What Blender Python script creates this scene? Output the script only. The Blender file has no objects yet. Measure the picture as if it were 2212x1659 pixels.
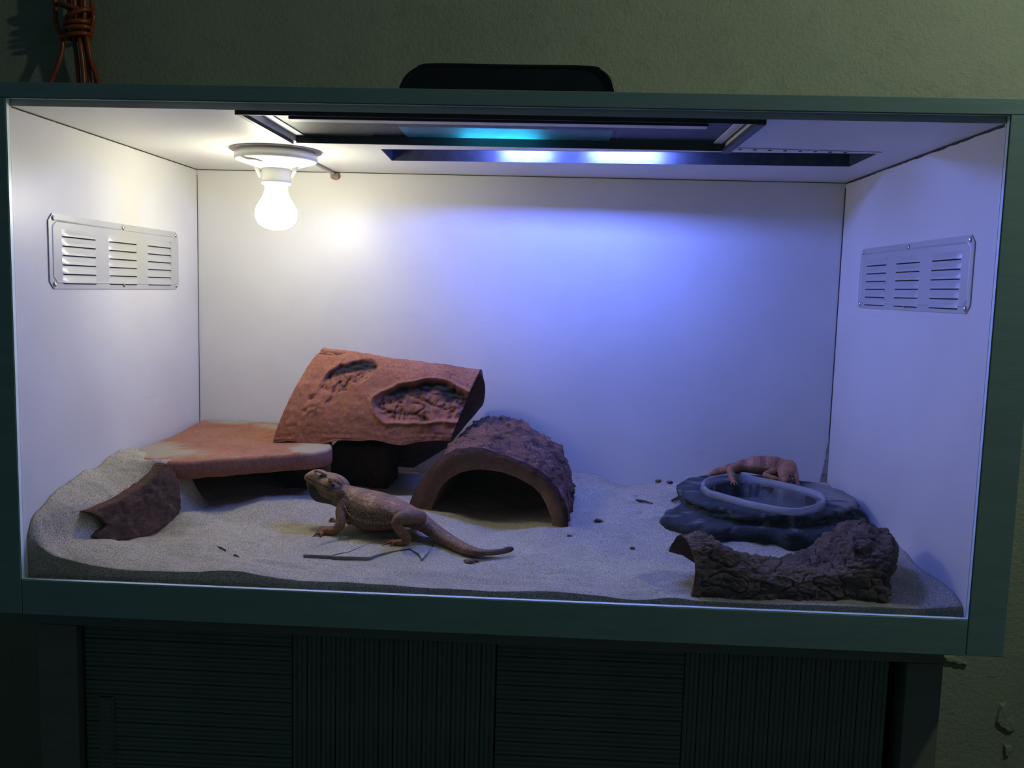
import bpy, bmesh, math, random
import numpy as np
from mathutils import Vector, Matrix, noise
sc = bpy.context.scene
COL = sc.collection
random.seed(4)

# ------------------------------------------------------------------ camera, world, room lamp, exposure
FPX, CAM, ROT = 1918.362, (0.07822, -1.08432, 0.39026), (1.46463, -0.02656, 0.04815)
cd = bpy.data.cameras.new('camera'); cam = bpy.data.objects.new('camera', cd); COL.objects.link(cam)
cam.location = CAM; cam.rotation_euler = ROT
cd.sensor_fit = 'HORIZONTAL'; cd.sensor_width = 36.0; cd.lens = FPX * 36.0 / 2212.0; cd.clip_start = 0.02
sc.camera = cam
w = bpy.data.worlds.new('world'); sc.world = w; w.use_nodes = True
w.node_tree.nodes['Background'].inputs[0].default_value = (0.50, 0.90, 1.08, 1)
w.node_tree.nodes['Background'].inputs[1].default_value = 0.036
def lamp(name, kind, loc, energy, color, size, target=None):
    l = bpy.data.lights.new(name, kind); l.energy = energy; l.color = color
    if kind == 'AREA': l.size = size
    else: l.shadow_soft_size = size
    o = bpy.data.objects.new(name, l); COL.objects.link(o); o.location = loc
    if target is not None:
        o.rotation_euler = (Vector(target) - Vector(loc)).to_track_quat('-Z', 'Y').to_euler()
    return o
lamp('room_lamp', 'POINT', (1.18, -0.22, 1.18), 17.0, (0.90, 1.0, 0.82), 0.03)
BULB_L, BULB_C = 49.0, (1.0, 0.93, 0.72)
UV_L, UV_C = 400.0, (0.135, 0.20, 1.0)
CYAN_L, CYAN_C = 40.0, (0.03, 0.55, 1.0)
sc.view_settings.view_transform = 'Standard'; sc.view_settings.look = 'None'
sc.view_settings.exposure = 0.0; sc.view_settings.gamma = 1.0
sc.view_settings.use_curve_mapping = False

# ------------------------------------------------------------------ helpers
_M = np.array(Matrix.Identity(3)); 
from mathutils import Euler
_M = np.array(Euler(ROT, 'XYZ').to_matrix()); _C = np.array(CAM)
def at(u, v, x=None, y=None, z=None):
    """point of the place seen at photo position (u, v) on the plane x=, y= or z="""
    d = _M @ np.array([(u - 1106) / FPX, -(v - 829.5) / FPX, -1.0])
    t = ((x - _C[0]) / d[0]) if x is not None else ((y - _C[1]) / d[1]) if y is not None else ((z - _C[2]) / d[2])
    return Vector(_C + t * d)
def on_plane(u, v, p, n):
    d = _M @ np.array([(u - 1106) / FPX, -(v - 829.5) / FPX, -1.0]); n = np.array(n)
    return Vector(_C + d * (np.dot(n, np.array(p) - _C) / np.dot(n, d)))
def S(x0, x1, t):
    t = max(0.0, min(1.0, (t - x0) / (x1 - x0))); return t * t * (3 - 2 * t)
def lerp(a, b, t): return a + (b - a) * t
def curve_at(keys, t):
    """piecewise smooth interpolation of [(t, Vector or float)]"""
    if t <= keys[0][0]: return keys[0][1]
    for (a, va), (b, vb) in zip(keys, keys[1:]):
        if t <= b:
            k = (t - a) / (b - a); return va + (vb - va) * k
    return keys[-1][1]

class N:
    """tiny node helper"""
    def __init__(s, name):
        s.m = bpy.data.materials.new(name); s.m.use_nodes = True; s.t = s.m.node_tree
        s.b = s.t.nodes['Principled BSDF']; s.out = s.t.nodes['Material Output']
    def n(s, typ, **k):
        o = s.t.nodes.new(typ)
        for a, v in k.items():
            if a.startswith('_'): setattr(o, a[1:], v)
            else:
                key = int(a[1:]) if a[0] == 'i' and a[1:].isdigit() else a.replace('__', ' ')
                if hasattr(v, 'is_output'): s.t.links.new(v, o.inputs[key])
                else: o.inputs[key].default_value = v
        return o
    def link(s, a, b): s.t.links.new(a, b)
    def set(s, **k):
        for a, v in k.items():
            a = a.replace('__', ' ')
            if hasattr(v, 'is_output'): s.t.links.new(v, s.b.inputs[a])
            else: s.b.inputs[a].default_value = v
        return s
    def ramp(s, fac, stops, interp='LINEAR'):
        r = s.t.nodes.new('ShaderNodeValToRGB'); r.color_ramp.interpolation = interp
        e = r.color_ramp.elements
        while len(e) < len(stops): e.new(0.5)
        for el, (p, c) in zip(e, stops): el.position = p; el.color = (*c, 1) if len(c) == 3 else c
        s.t.links.new(fac, r.inputs[0]); return r.outputs[0]
    def coord(s, kind='Object', scale=(1, 1, 1), rot=(0, 0, 0)):
        c = s.t.nodes.new('ShaderNodeTexCoord'); m = s.t.nodes.new('ShaderNodeMapping')
        m.inputs['Scale'].default_value = scale; m.inputs['Rotation'].default_value = rot
        s.t.links.new(c.outputs[kind], m.inputs[0]); return m.outputs[0]
    def noise(s, vec, scale, detail=4, rough=0.55, out=0):
        return s.n('ShaderNodeTexNoise', Vector=vec, Scale=scale, Detail=detail, Roughness=rough).outputs[out]
    def voro(s, vec, scale, out=0, feature='F1'):
        return s.n('ShaderNodeTexVoronoi', _feature=feature, Vector=vec, Scale=scale).outputs[out]
    def mix(s, fac, a, b, blend='MIX'):
        o = s.t.nodes.new('ShaderNodeMix'); o.data_type = 'RGBA'; o.blend_type = blend
        for i, v in ((0, fac), (6, a), (7, b)):
            if hasattr(v, 'is_output'): s.t.links.new(v, o.inputs[i])
            elif i == 0: o.inputs[0].default_value = v
            else: o.inputs[i].default_value = (*v, 1) if len(v) == 3 else v
        return o.outputs[2]
    def bump(s, h, strength=0.4, dist=0.001, prev=None):
        o = s.n('ShaderNodeBump', Strength=strength, Distance=dist, Height=h)
        if prev is not None: s.link(prev, o.inputs['Normal'])
        s.link(o.outputs[0], s.b.inputs['Normal']); return o.outputs[0]
    def attr(s, name): return s.n('ShaderNodeAttribute', _attribute_name=name).outputs[0]

def plain(name, c, rough=0.5, metal=0.0, var=0.0, scale=30, bump=0.0, spec=0.5):
    k = N(name); v = k.coord()
    if var:
        f = k.noise(v, scale, 5)
        k.set(Base__Color=k.ramp(f, [(0.3, tuple(x * (1 - var) for x in c)), (0.7, tuple(min(1, x * (1 + var)) for x in c))]))
    else: k.set(Base__Color=(*c, 1))
    k.set(Roughness=rough, Metallic=metal); k.b.inputs['Specular IOR Level'].default_value = spec
    if bump: k.bump(k.noise(v, scale * 6, 6), bump, 0.001)
    return k.m
def emit(name, c, L):
    k = N(name); e = k.n('ShaderNodeEmission', Color=(*c, 1), Strength=L); k.link(e.outputs[0], k.out.inputs[0]); return k.m

# ------------------------------------------------------------------ materials
M = {}
k = N('white_melamine'); v = k.coord()
c = k.ramp(k.noise(v, 5, 5, 0.6), [(0.35, (0.70, 0.69, 0.66)), (0.7, (0.77, 0.76, 0.74))])
c2 = k.noise(k.coord(scale=(3, 1, 14)), 4, 6, 0.7)
k.set(Base__Color=k.mix(k.ramp(c2, [(0.62, (0, 0, 0)), (0.80, (0.35, 0.35, 0.35))]), c, (0.52, 0.50, 0.47)), Roughness=0.38)
k.bump(k.noise(v, 260, 3), 0.06, 0.0005); M['white'] = k.m
k = N('green_paint'); v = k.coord()
k.set(Base__Color=k.ramp(k.noise(k.coord(scale=(1, 1, 6)), 12, 6), [(0.3, (0.215, 0.335, 0.325)), (0.7, (0.255, 0.390, 0.378))]), Roughness=0.55)
k.bump(k.noise(k.coord(scale=(1, 4, 12)), 60, 4), 0.15, 0.0006); M['green'] = k.m
k = N('green_deck_wood'); v = k.coord()
k.set(Base__Color=k.ramp(k.noise(v, 14, 6), [(0.3, (0.175, 0.210, 0.175)), (0.7, (0.235, 0.270, 0.225))]), Roughness=0.6)
k.bump(k.noise(v, 240, 5), 0.25, 0.0006); M['deck'] = k.m
k = N('stand_paint'); k.set(Base__Color=k.ramp(k.noise(k.coord(scale=(1, 1, 6)), 12, 6), [(0.3, (0.23, 0.235, 0.185)), (0.7, (0.28, 0.285, 0.225))]), Roughness=0.6); M['stand'] = k.m
k = N('plaster'); v = k.coord()
c = k.ramp(k.noise(v, 2.6, 8, 0.6), [(0.3, (0.40, 0.455, 0.335)), (0.55, (0.475, 0.52, 0.385)), (0.75, (0.54, 0.575, 0.44))])
dirt = k.ramp(k.noise(v, 7, 9, 0.7), [(0.60, (0, 0, 0)), (0.72, (0.6, 0.6, 0.6))])
k.set(Base__Color=k.mix(dirt, c, (0.27, 0.29, 0.20)), Roughness=0.95)
pits = k.ramp(k.noise(v, 34, 8, 0.62), [(0.30, (0, 0, 0)), (0.42, (1, 1, 1))])
b = k.bump(pits, 0.55, 0.004)
b = k.bump(k.noise(v, 120, 8, 0.72), 1.0, 0.007, b); k.bump(k.noise(v, 420, 4, 0.7), 0.6, 0.0016, b); M['plaster'] = k.m
k = N('floor_concrete'); v = k.coord()
k.set(Base__Color=k.ramp(k.noise(v, 5, 7), [(0.3, (0.10, 0.10, 0.09)), (0.7, (0.16, 0.155, 0.14))]), Roughness=0.85); k.bump(k.noise(v, 90, 5), 0.3, 0.002); M['floor'] = k.m
k = N('sand'); v = k.coord()
grain = k.noise(v, 700, 3, 0.8)
c = k.ramp(grain, [(0.34, (0.075, 0.062, 0.042)), (0.44, (0.44, 0.385, 0.27)), (0.54, (0.68, 0.61, 0.445)), (0.66, (0.95, 0.89, 0.70))])
c = k.mix(k.ramp(k.noise(v, 17, 8, 0.72), [(0.40, (0, 0, 0)), (0.68, (0.6, 0.6, 0.6))]), c, (0.40, 0.36, 0.265))
dark = k.ramp(k.noise(k.coord(rot=(0.4, 0.7, 0.2)), 560, 2, 0.6), [(0.70, (0, 0, 0)), (0.74, (0.8, 0.8, 0.8))])
k.set(Base__Color=k.mix(dark, c, (0.05, 0.042, 0.036)), Roughness=0.95)
k.b.inputs['Specular IOR Level'].default_value = 0.15
b = k.bump(k.noise(v, 60, 7, 0.68), 0.6, 0.006); k.bump(grain, 0.75, 0.0014, b); M['sand'] = k.m
def terracotta(name, lo, hi, char=(0.028, 0.026, 0.03), scale=22, deep=0):
    k = N(name); v = k.coord()
    c = k.ramp(k.noise(v, scale, 8, 0.62), [(0.28, lo), (0.7, hi)])
    c = k.mix(k.ramp(k.noise(v, scale * 9, 5, 0.7), [(0.35, (0.55, 0.55, 0.55)), (0.6, (0, 0, 0))]), c, tuple(x * 0.62 for x in lo))
    st = k.attr('stain')
    k.set(Base__Color=k.mix(st, c, char), Roughness=0.9); k.b.inputs['Specular IOR Level'].default_value = 0.2
    b = None
    if deep: b = k.bump(k.noise(k.coord(scale=(0.5, 1, 1.5), rot=(0.2, 0.35, 0.1)), deep, 9, 0.72), 1.0, 0.012)
    b = k.bump(k.noise(v, scale * 6, 8, 0.65), 0.5, 0.002, b); k.bump(k.noise(v, 700, 3), 0.4, 0.0007, b)
    return k.m
M['terra'] = terracotta('terracotta', (0.34, 0.135, 0.078), (0.52, 0.215, 0.130))
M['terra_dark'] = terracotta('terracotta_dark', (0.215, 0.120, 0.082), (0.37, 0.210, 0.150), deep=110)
M['bark_terra'] = terracotta('bark_terracotta', (0.27, 0.140, 0.105), (0.58, 0.310, 0.235), deep=75)
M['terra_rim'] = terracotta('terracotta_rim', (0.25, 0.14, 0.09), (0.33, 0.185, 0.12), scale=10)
M['cork'] = terracotta('cork_bark', (0.20, 0.135, 0.095), (0.52, 0.37, 0.275), char=(0.36, 0.12, 0.06), scale=40, deep=85)
k = N('slate_rock'); v = k.coord()
c = k.ramp(k.noise(v, 26, 9, 0.65), [(0.3, (0.026, 0.031, 0.034)), (0.7, (0.072, 0.082, 0.086))])
c = k.mix(k.ramp(k.noise(v, 330, 6, 0.75), [(0.62, (0, 0, 0)), (0.70, (0.55, 0.55, 0.55))]), c, (0.30, 0.30, 0.28))
k.set(Base__Color=k.mix(k.attr('stain'), c, (0.36, 0.33, 0.28)), Roughness=0.9)
k.b.inputs['Specular IOR Level'].default_value = 0.18
b = k.bump(k.noise(k.coord(scale=(1, 1, 3)), 60, 8, 0.65), 0.7, 0.005); k.bump(k.noise(v, 420, 4), 0.4, 0.001, b); M['rock'] = k.m
k = N('flat_stone'); v = k.coord()
k.set(Base__Color=k.ramp(k.noise(v, 30, 7), [(0.3, (0.20, 0.205, 0.18)), (0.7, (0.30, 0.30, 0.26))]), Roughness=0.85)
k.bump(k.noise(v, 120, 6), 0.4, 0.002); M['stone'] = k.m
M['dusty'] = M['sand']
M['black'] = plain('black_plastic', (0.012, 0.013, 0.016), 0.35, var=0.3)
M['dark_strip'] = plain('dark_strip', (0.02, 0.022, 0.026), 0.5, var=0.3)
M['slot'] = plain('slot_dark', (0.01, 0.01, 0.01), 0.9)
M['seam'] = plain('seam_dark', (0.05, 0.045, 0.035), 0.9)
M['steel'] = plain('steel_screw', (0.62, 0.62, 0.62), 0.25, 1.0, var=0.1)
M['vent'] = plain('vent_metal', (0.52, 0.52, 0.51), 0.42, 0.2, var=0.04, scale=9)
M['ceramic'] = plain('white_ceramic', (0.78, 0.78, 0.75), 0.25, var=0.02)
M['label_grey'] = plain('grey_rating_plate', (0.45, 0.46, 0.40), 0.5, var=0.05)
M['glass_edge'] = plain('glass_edge', (0.84, 0.985, 0.985), 0.3, var=0.005)
M['reflector'] = plain('reflector_metal', (0.55, 0.55, 0.58), 0.32, 0.9, var=0.15, scale=40)
M['gunmetal'] = plain('dark_metal_trough', (0.085, 0.085, 0.095), 0.42, 0.5, var=0.25, scale=60)
M['cable'] = plain('orange_cable', (0.30, 0.062, 0.016), 0.32, var=0.15, scale=20)
M['hook'] = plain('hook_metal', (0.2, 0.2, 0.2), 0.4, 0.8, var=0.2)
M['twig'] = plain('twig_brown', (0.10, 0.055, 0.035), 0.9, var=0.4, scale=90, bump=0.4)
M['crumb'] = plain('dry_crumb', (0.16, 0.12, 0.075), 0.95, var=0.4, scale=120, bump=0.5)
M['conduit'] = plain('cable_cover', (0.58, 0.53, 0.47), 0.5, var=0.08)
M['silicone'] = plain('brown_sealant', (0.33, 0.22, 0.16), 0.5, var=0.2)
M['bulb'] = emit('bulb_glow', BULB_C, BULB_L)
M['uv'] = emit('uv_tube_glow', UV_C, UV_L)
M['cyan'] = emit('cyan_tube_glow', CYAN_C, CYAN_L)
k = N('pane_glass')
tr = k.n('ShaderNodeBsdfTransparent', Color=(0.975, 0.99, 0.985, 1)); gl = k.n('ShaderNodeBsdfGlossy', Roughness=0.02)
bf = k.n('ShaderNodeNewGeometry').outputs['Backfacing']; io = k.n('ShaderNodeMath', _operation='MULTIPLY_ADD', i0=bf, i1=1 / 1.35 - 1.35, i2=1.35)      # same reflectance from either side of a face
fr = k.n('ShaderNodeFresnel', IOR=io.outputs[0]); mx = k.n('ShaderNodeMixShader', i0=fr.outputs[0], i1=tr.outputs[0], i2=gl.outputs[0])
k.link(mx.outputs[0], k.out.inputs[0]); M['glass'] = k.m
k = N('wire_gauze'); v = k.coord()
tr = k.n('ShaderNodeBsdfTransparent'); k.set(Base__Color=(0.05, 0.055, 0.06, 1), Metallic=0.6, Roughness=0.45)
mx = k.n('ShaderNodeMixShader', i0=0.48, i1=tr.outputs[0], i2=k.b.outputs[0])
k.link(mx.outputs[0], k.out.inputs[0]); M['gauze'] = k.m
k = N('clear_plastic'); v = k.coord()
tr = k.n('ShaderNodeBsdfTransparent', Color=(0.93, 0.95, 0.96, 1)); k.set(Base__Color=(0.72, 0.74, 0.78, 1), Roughness=0.18)
tl = k.n('ShaderNodeBsdfTranslucent', Color=(0.7, 0.72, 0.76, 1))
m1 = k.n('ShaderNodeMixShader', i0=0.35, i1=k.b.outputs[0], i2=tl.outputs[0])
mx = k.n('ShaderNodeMixShader', i0=0.20, i1=tr.outputs[0], i2=m1.outputs[0]); k.link(mx.outputs[0], k.out.inputs[0]); M['tub'] = k.m
k = N('clear_plastic_rim')
tr = k.n('ShaderNodeBsdfTransparent', Color=(0.93, 0.95, 0.96, 1)); k.set(Base__Color=(0.78, 0.80, 0.84, 1), Roughness=0.2)
mx = k.n('ShaderNodeMixShader', i0=0.33, i1=tr.outputs[0], i2=k.b.outputs[0]); k.link(mx.outputs[0], k.out.inputs[0]); M['tub_rim'] = k.m
k = N('lizard_skin'); v = k.coord()
col = k.attr('Col'); cell = k.voro(v, 430, 0)
spots = k.ramp(cell, [(0.14, (0.8, 0.8, 0.8)), (0.34, (0, 0, 0))])
c = k.mix(k.ramp(k.noise(v, 120, 4, 0.6), [(0.35, (0.6, 0.6, 0.6)), (0.65, (1.25, 1.25, 1.25))]), col, col)
c = k.mix(1.0, col, k.ramp(k.noise(v, 130, 4, 0.65), [(0.32, (0.62, 0.6, 0.58)), (0.68, (1.0, 1.0, 1.0))]), 'MULTIPLY')
spa = k.n('ShaderNodeSeparateColor', i0=spots).outputs[0]
c = k.mix(k.n('ShaderNodeMath', _operation='MULTIPLY', i0=spa, i1=k.n('ShaderNodeSeparateColor', i0=k.attr('spot')).outputs[0]).outputs[0], c, (0.62, 0.50, 0.34))
c = k.mix(1.0, c, (1.22, 1.0, 0.82), 'MULTIPLY')
k.set(Base__Color=c, Roughness=0.62); k.bump(cell, 0.55, -0.0009); M['lizard'] = k.m
M['eye'] = plain('eye_amber', (0.09, 0.05, 0.025), 0.2, var=0.2)
M['pupil'] = plain('pupil_black', (0.006, 0.006, 0.006), 0.12)
M['claw'] = plain('claw_dark', (0.02, 0.016, 0.014), 0.4, var=0.2)
M['spike'] = plain('spike_cream', (0.50, 0.38, 0.20), 0.6, var=0.15, scale=200)
M['dark_skin'] = plain('dark_skin', (0.03, 0.025, 0.024), 0.7, var=0.3)

# ------------------------------------------------------------------ object helpers
def obj(name, mesh, mat=None, parent=None):
    if isinstance(mesh, bmesh.types.BMesh):
        me = bpy.data.meshes.new(name); mesh.normal_update(); mesh.to_mesh(me); mesh.free()
    else: me = mesh
    o = bpy.data.objects.new(name, me); COL.objects.link(o)
    if mat is not None:
        for m_ in (mat if isinstance(mat, (list, tuple)) else [mat]): me.materials.append(m_)
    if parent is not None:
        o.parent = parent; o.matrix_parent_inverse = Matrix.Translation(-parent.location) if parent.parent is None else Matrix.Translation(-parent.matrix_world.translation)
    return o
def tag(o, label, cat, group=None, kind=None):
    o['label'] = label; o['category'] = cat
    if group: o['group'] = group
    if kind: o['kind'] = kind
    return o
def thing(name, label, cat, loc=(0, 0, 0), group=None):
    o = bpy.data.objects.new(name, None); COL.objects.link(o); o.location = loc; o.empty_display_size = 0.03
    return tag(o, label, cat, group)
def structure(name, bm, mat):
    o = obj(name, bm, mat); o['kind'] = 'structure'; return o
def smooth(o, on=True):
    o.data.polygons.foreach_set('use_smooth', [on] * len(o.data.polygons)); o.data.update(); return o
def box(bm, x0, x1, y0, y1, z0, z1, bevel=0.0, mi=0):
    vs = [bm.verts.new((x, y, z)) for x in (x0, x1) for y in (y0, y1) for z in (z0, z1)]
    fs = [bm.faces.new([vs[i] for i in f]) for f in ((0, 1, 3, 2), (4, 6, 7, 5), (0, 4, 5, 1), (2, 3, 7, 6), (0, 2, 6, 4), (1, 5, 7, 3))]
    for f in fs: f.material_index = mi
    if bevel:
        es = {e for f in fs for e in f.edges}
        bmesh.ops.bevel(bm, geom=list(es), offset=bevel, segments=2, profile=0.6, affect='EDGES')
    return vs
def boxm(*a, **k): bm = bmesh.new(); box(bm, *a, **k); return bm
def tube(bm, pts, rad, seg=10, cap=True, mi=0):
    pts = [Vector(p) for p in pts]; n = len(pts)
    rad = rad if isinstance(rad, (list, tuple)) else [rad] * n
    T = [((pts[min(i + 1, n - 1)] - pts[max(i - 1, 0)]).normalized()) for i in range(n)]
    up = Vector((0, 0, 1)) if abs(T[0].z) < 0.9 else Vector((1, 0, 0))
    rings = []
    for i in range(n):
        a = (up - T[i] * up.dot(T[i])).normalized(); b = T[i].cross(a); up = a
        rings.append([bm.verts.new(pts[i] + (a * math.cos(q) + b * math.sin(q)) * rad[i]) for q in (2 * math.pi * j / seg for j in range(seg))])
    for r0, r1 in zip(rings, rings[1:]):
        for j in range(seg):
            f = bm.faces.new((r0[j], r0[(j + 1) % seg], r1[(j + 1) % seg], r1[j])); f.material_index = mi; f.smooth = True
    if cap:
        for r, c, s in ((rings[0], pts[0] - T[0] * rad[0] * 0.5, 1), (rings[-1], pts[-1] + T[-1] * rad[-1] * 0.5, 0)):
            cv = bm.verts.new(c)
            for j in range(seg):
                q = (r[(j + 1) % seg], r[j], cv) if s else (r[j], r[(j + 1) % seg], cv)
                f = bm.faces.new(q); f.material_index = mi; f.smooth = True
    return rings
def spline(pts, n):
    """catmull-rom through the points"""
    P = [Vector(p) for p in pts]; P = [P[0] * 2 - P[1]] + P + [P[-1] * 2 - P[-2]]; out = []
    segs = len(P) - 3
    for i in range(n):
        u = i / (n - 1) * segs; k_ = min(int(u), segs - 1); t = u - k_
        a, b, c, d = P[k_:k_ + 4]
        out.append(0.5 * ((2 * b) + (c - a) * t + (2 * a - 5 * b + 4 * c - d) * t * t + (3 * b - a - 3 * c + d) * t ** 3))
    return out
def lathe(bm, prof, c, seg=40, mi=0, axis='Z'):
    rings = []
    for r, z in prof:
        rings.append([bm.verts.new((c[0] + r * math.cos(q), c[1] + r * math.sin(q), c[2] + z)) for q in (2 * math.pi * j / seg for j in range(seg))])
    for r0, r1 in zip(rings, rings[1:]):
        for j in range(seg):
            f = bm.faces.new((r0[j], r1[j], r1[(j + 1) % seg], r0[(j + 1) % seg])); f.material_index = mi; f.smooth = True
    for r in (rings[0], rings[-1]):
        try: f = bm.faces.new(r); f.material_index = mi
        except ValueError: pass
    bmesh.ops.recalc_face_normals(bm, faces=bm.faces[:])
def curve_plate(name, loops, z0, z1):
    """flat plate (outer loop + hole loops) with thickness, as a mesh"""
    cu = bpy.data.curves.new(name, 'CURVE'); cu.dimensions = '2D'; cu.fill_mode = 'BOTH'; cu.extrude = abs(z1 - z0) / 2
    for lp in loops:
        s = cu.splines.new('POLY'); s.points.add(len(lp) - 1); s.use_cyclic_u = True
        for p, q in zip(s.points, lp): p.co = (q[0], q[1], 0, 1)
    t = bpy.data.objects.new(name, cu); COL.objects.link(t)
    me = bpy.data.meshes.new_from_object(t.evaluated_get(bpy.context.evaluated_depsgraph_get()))
    bpy.data.objects.remove(t); bpy.data.curves.remove(cu)
    me.transform(Matrix.Translation((0, 0, (z0 + z1) / 2))); me.materials.clear(); me.name = name; return me
def from_grid(name, P, mat, parent=None, stain=None, closed=False):
    """P: rows of equal length of points -> quad sheet"""
    nr, nc = len(P), len(P[0]); verts = [tuple(p) for r in P for p in r]; faces = []
    for i in range(nr - 1):
        for j in range(nc - 1 + (1 if closed else 0)):
            j2 = (j + 1) % nc; faces.append((i * nc + j, i * nc + j2, (i + 1) * nc + j2, (i + 1) * nc + j))
    me = bpy.data.meshes.new(name); me.from_pydata(verts, [], faces)
    if stain is not None: set_attr(me, 'stain', [s for r in stain for s in r])
    return smooth(obj(name, me, mat, parent))
def set_attr(me, name, vals):
    a = me.color_attributes.new(name, 'FLOAT_COLOR', 'POINT'); flat = []
    for v_ in vals: flat.extend((v_, v_, v_, 1.0) if isinstance(v_, (int, float)) else (*v_, 1.0))
    a.data.foreach_set('color', flat)
def fbm(p, o=5, H=0.9): return noise.fractal(p, H, 2.1, o)
def ridged(p): return 1 - abs(noise.noise(p))

Dp, ZC, ZT, ZB = 0.58508, 0.5986, 0.6071, -0.0462      # inner depth, ceiling, rail underside, base

# ------------------------------------------------------------------ room
bm = bmesh.new(); nx, nz = 220, 130
x0, x1, z0, z1 = -2.4, 2.6, -0.86, 2.2
grid = []
for i in range(nz + 1):
    row = []
    for j in range(nx + 1):
        x = lerp(x0, x1, j / nx); z = lerp(z0, z1, i / nz)
        row.append(bm.verts.new((x, 0.622 + 0.0035 * fbm((x * 5, z * 5, 3.1)), z)))
    grid.append(row)
for i in range(nz):
    for j in range(nx): bm.faces.new((grid[i][j], grid[i][j + 1], grid[i + 1][j + 1], grid[i + 1][j])).smooth = True
for a in range(1):
    back = [bm.verts.new(p) for p in ((x0, 0.80, z0), (x1, 0.80, z0), (x1, 0.80, z1), (x0, 0.80, z1))]
    bm.faces.new(back[::-1])
    for edge, (p, q) in ((grid[0], (0, 1)), (grid[-1], (3, 2))):
        for j in range(nx): pass
wall = structure('wall_back', bm, M['plaster'])
# knocked-off plaster next to the stand: raised ragged flakes of the wall
def flake(name, px, depth):
    pts = [at(u, v, y=0.617) for u, v in px]; c = sum(pts, Vector()) / len(pts); bm = bmesh.new()
    ring = []
    for p, q in zip(pts, pts[1:] + pts[:1]):
        for t in (0, 0.33, 0.66):
            a = p.lerp(q, t); a += Vector((random.uniform(-1, 1), 0, random.uniform(-1, 1))) * 0.0015; ring.append(a)
    o_ = [bm.verts.new((p.x, 0.6235, p.z)) for p in ring]; i_ = [bm.verts.new(((p.x - c.x) * 0.86 + c.x, 0.6185 - depth + random.uniform(-.001, .001), (p.z - c.z) * 0.86 + c.z)) for p in ring]
    cv = bm.verts.new((c.x, 0.6175 - depth, c.z))
    for j in range(len(ring)):
        j2 = (j + 1) % len(ring); bm.faces.new((o_[j], o_[j2], i_[j2], i_[j])); bm.faces.new((i_[j], i_[j2], cv))
    bmesh.ops.recalc_face_normals(bm, faces=bm.faces[:])
    return obj(name, bm, M['plaster'], wall)
flake('plaster_lump', [(2038, 1417), (2060, 1418), (2088, 1431), (2092, 1436), (2070, 1433), (2040, 1425)], 0.004)
flake('plaster_lump', [(2160, 1520), (2176, 1516), (2182, 1545), (2198, 1575), (2186, 1585), (2160, 1572), (2152, 1560)], 0.003)
flake('plaster_lump', [(2170, 1612), (2186, 1610), (2184, 1630), (2172, 1634)], 0.003)
structure('floor', boxm(-2.4, 2.6, -2.6, 0.8, -0.90, -0.86), M['floor'])

# ------------------------------------------------------------------ cabinet under the terrarium
cab = thing('cabinet', 'dark green wooden stand with ribbed sliding doors under the terrarium', 'cabinet', (0, 0.3, -0.86))
YF = 0.050
def cx(u, v): return at(u, v, y=YF)
xl, xr = cx(85, 1500).x, cx(2033, 1500).x
xdl, xdr = cx(167, 1450).x, cx(1955, 1500).x
obj('top_board', boxm(xl, xr, YF, 0.60, -0.0785, ZB - 0.0005, bevel=0.001), M['stand'], cab)
for a, b in ((xl, xdl), (xdr, xr)):
    obj('post', boxm(a, b, YF, YF + 0.04, -0.86, -0.079, bevel=0.0012), M['stand'], cab)
obj('side_panel', boxm(xl, xl + 0.016, YF + 0.041, 0.60, -0.86, -0.079), M['stand'], cab)
obj('side_panel', boxm(xr - 0.016, xr, YF + 0.041, 0.60, -0.86, -0.079), M['stand'], cab)
obj('back_panel', boxm(xl + 0.017, xr - 0.017, 0.585, 0.60, -0.86, -0.079), M['dark_strip'], cab)
obj('bottom_rail', boxm(xdl + .0005, xdr - .0005, YF, YF + 0.04, -0.86, -0.80, bevel=0.001), M['stand'], cab)
def slat_mesh(L, pitch, ribs, vertical):
    """a narrow board with rounded ribs along its length"""
    bm = bmesh.new(); prof = []
    for r in range(ribs):
        a = pitch * r / ribs
        for t, h in ((0.06, -0.0016), (0.2, 0.0), (0.5, 0.0007), (0.8, 0.0), (0.94, -0.0016)): prof.append((a + t * pitch / ribs, h))
    prof = [(0.0002, -0.010)] + prof + [(pitch - 0.0002, -0.010)]
    ends = []
    for e in (0, L):
        ends.append([bm.verts.new((e, -h, a) if not vertical else (a, -h, e)) for a, h in prof])
    n = len(prof)
    for j in range(n - 1): bm.faces.new((ends[0][j], ends[1][j], ends[1][j + 1], ends[0][j + 1]))
    bm.faces.new(ends[0]); bm.faces.new(ends[1]); bm.faces.new((ends[0][0], ends[0][-1], ends[1][-1], ends[1][0]))
    bmesh.ops.recalc_face_normals(bm, faces=bm.faces[:])
    me = bpy.data.meshes.new('slat'); bm.to_mesh(me); bm.free(); me.materials.append(M['deck']); return me
ZD0, ZD1 = -0.80, -0.079
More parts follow.
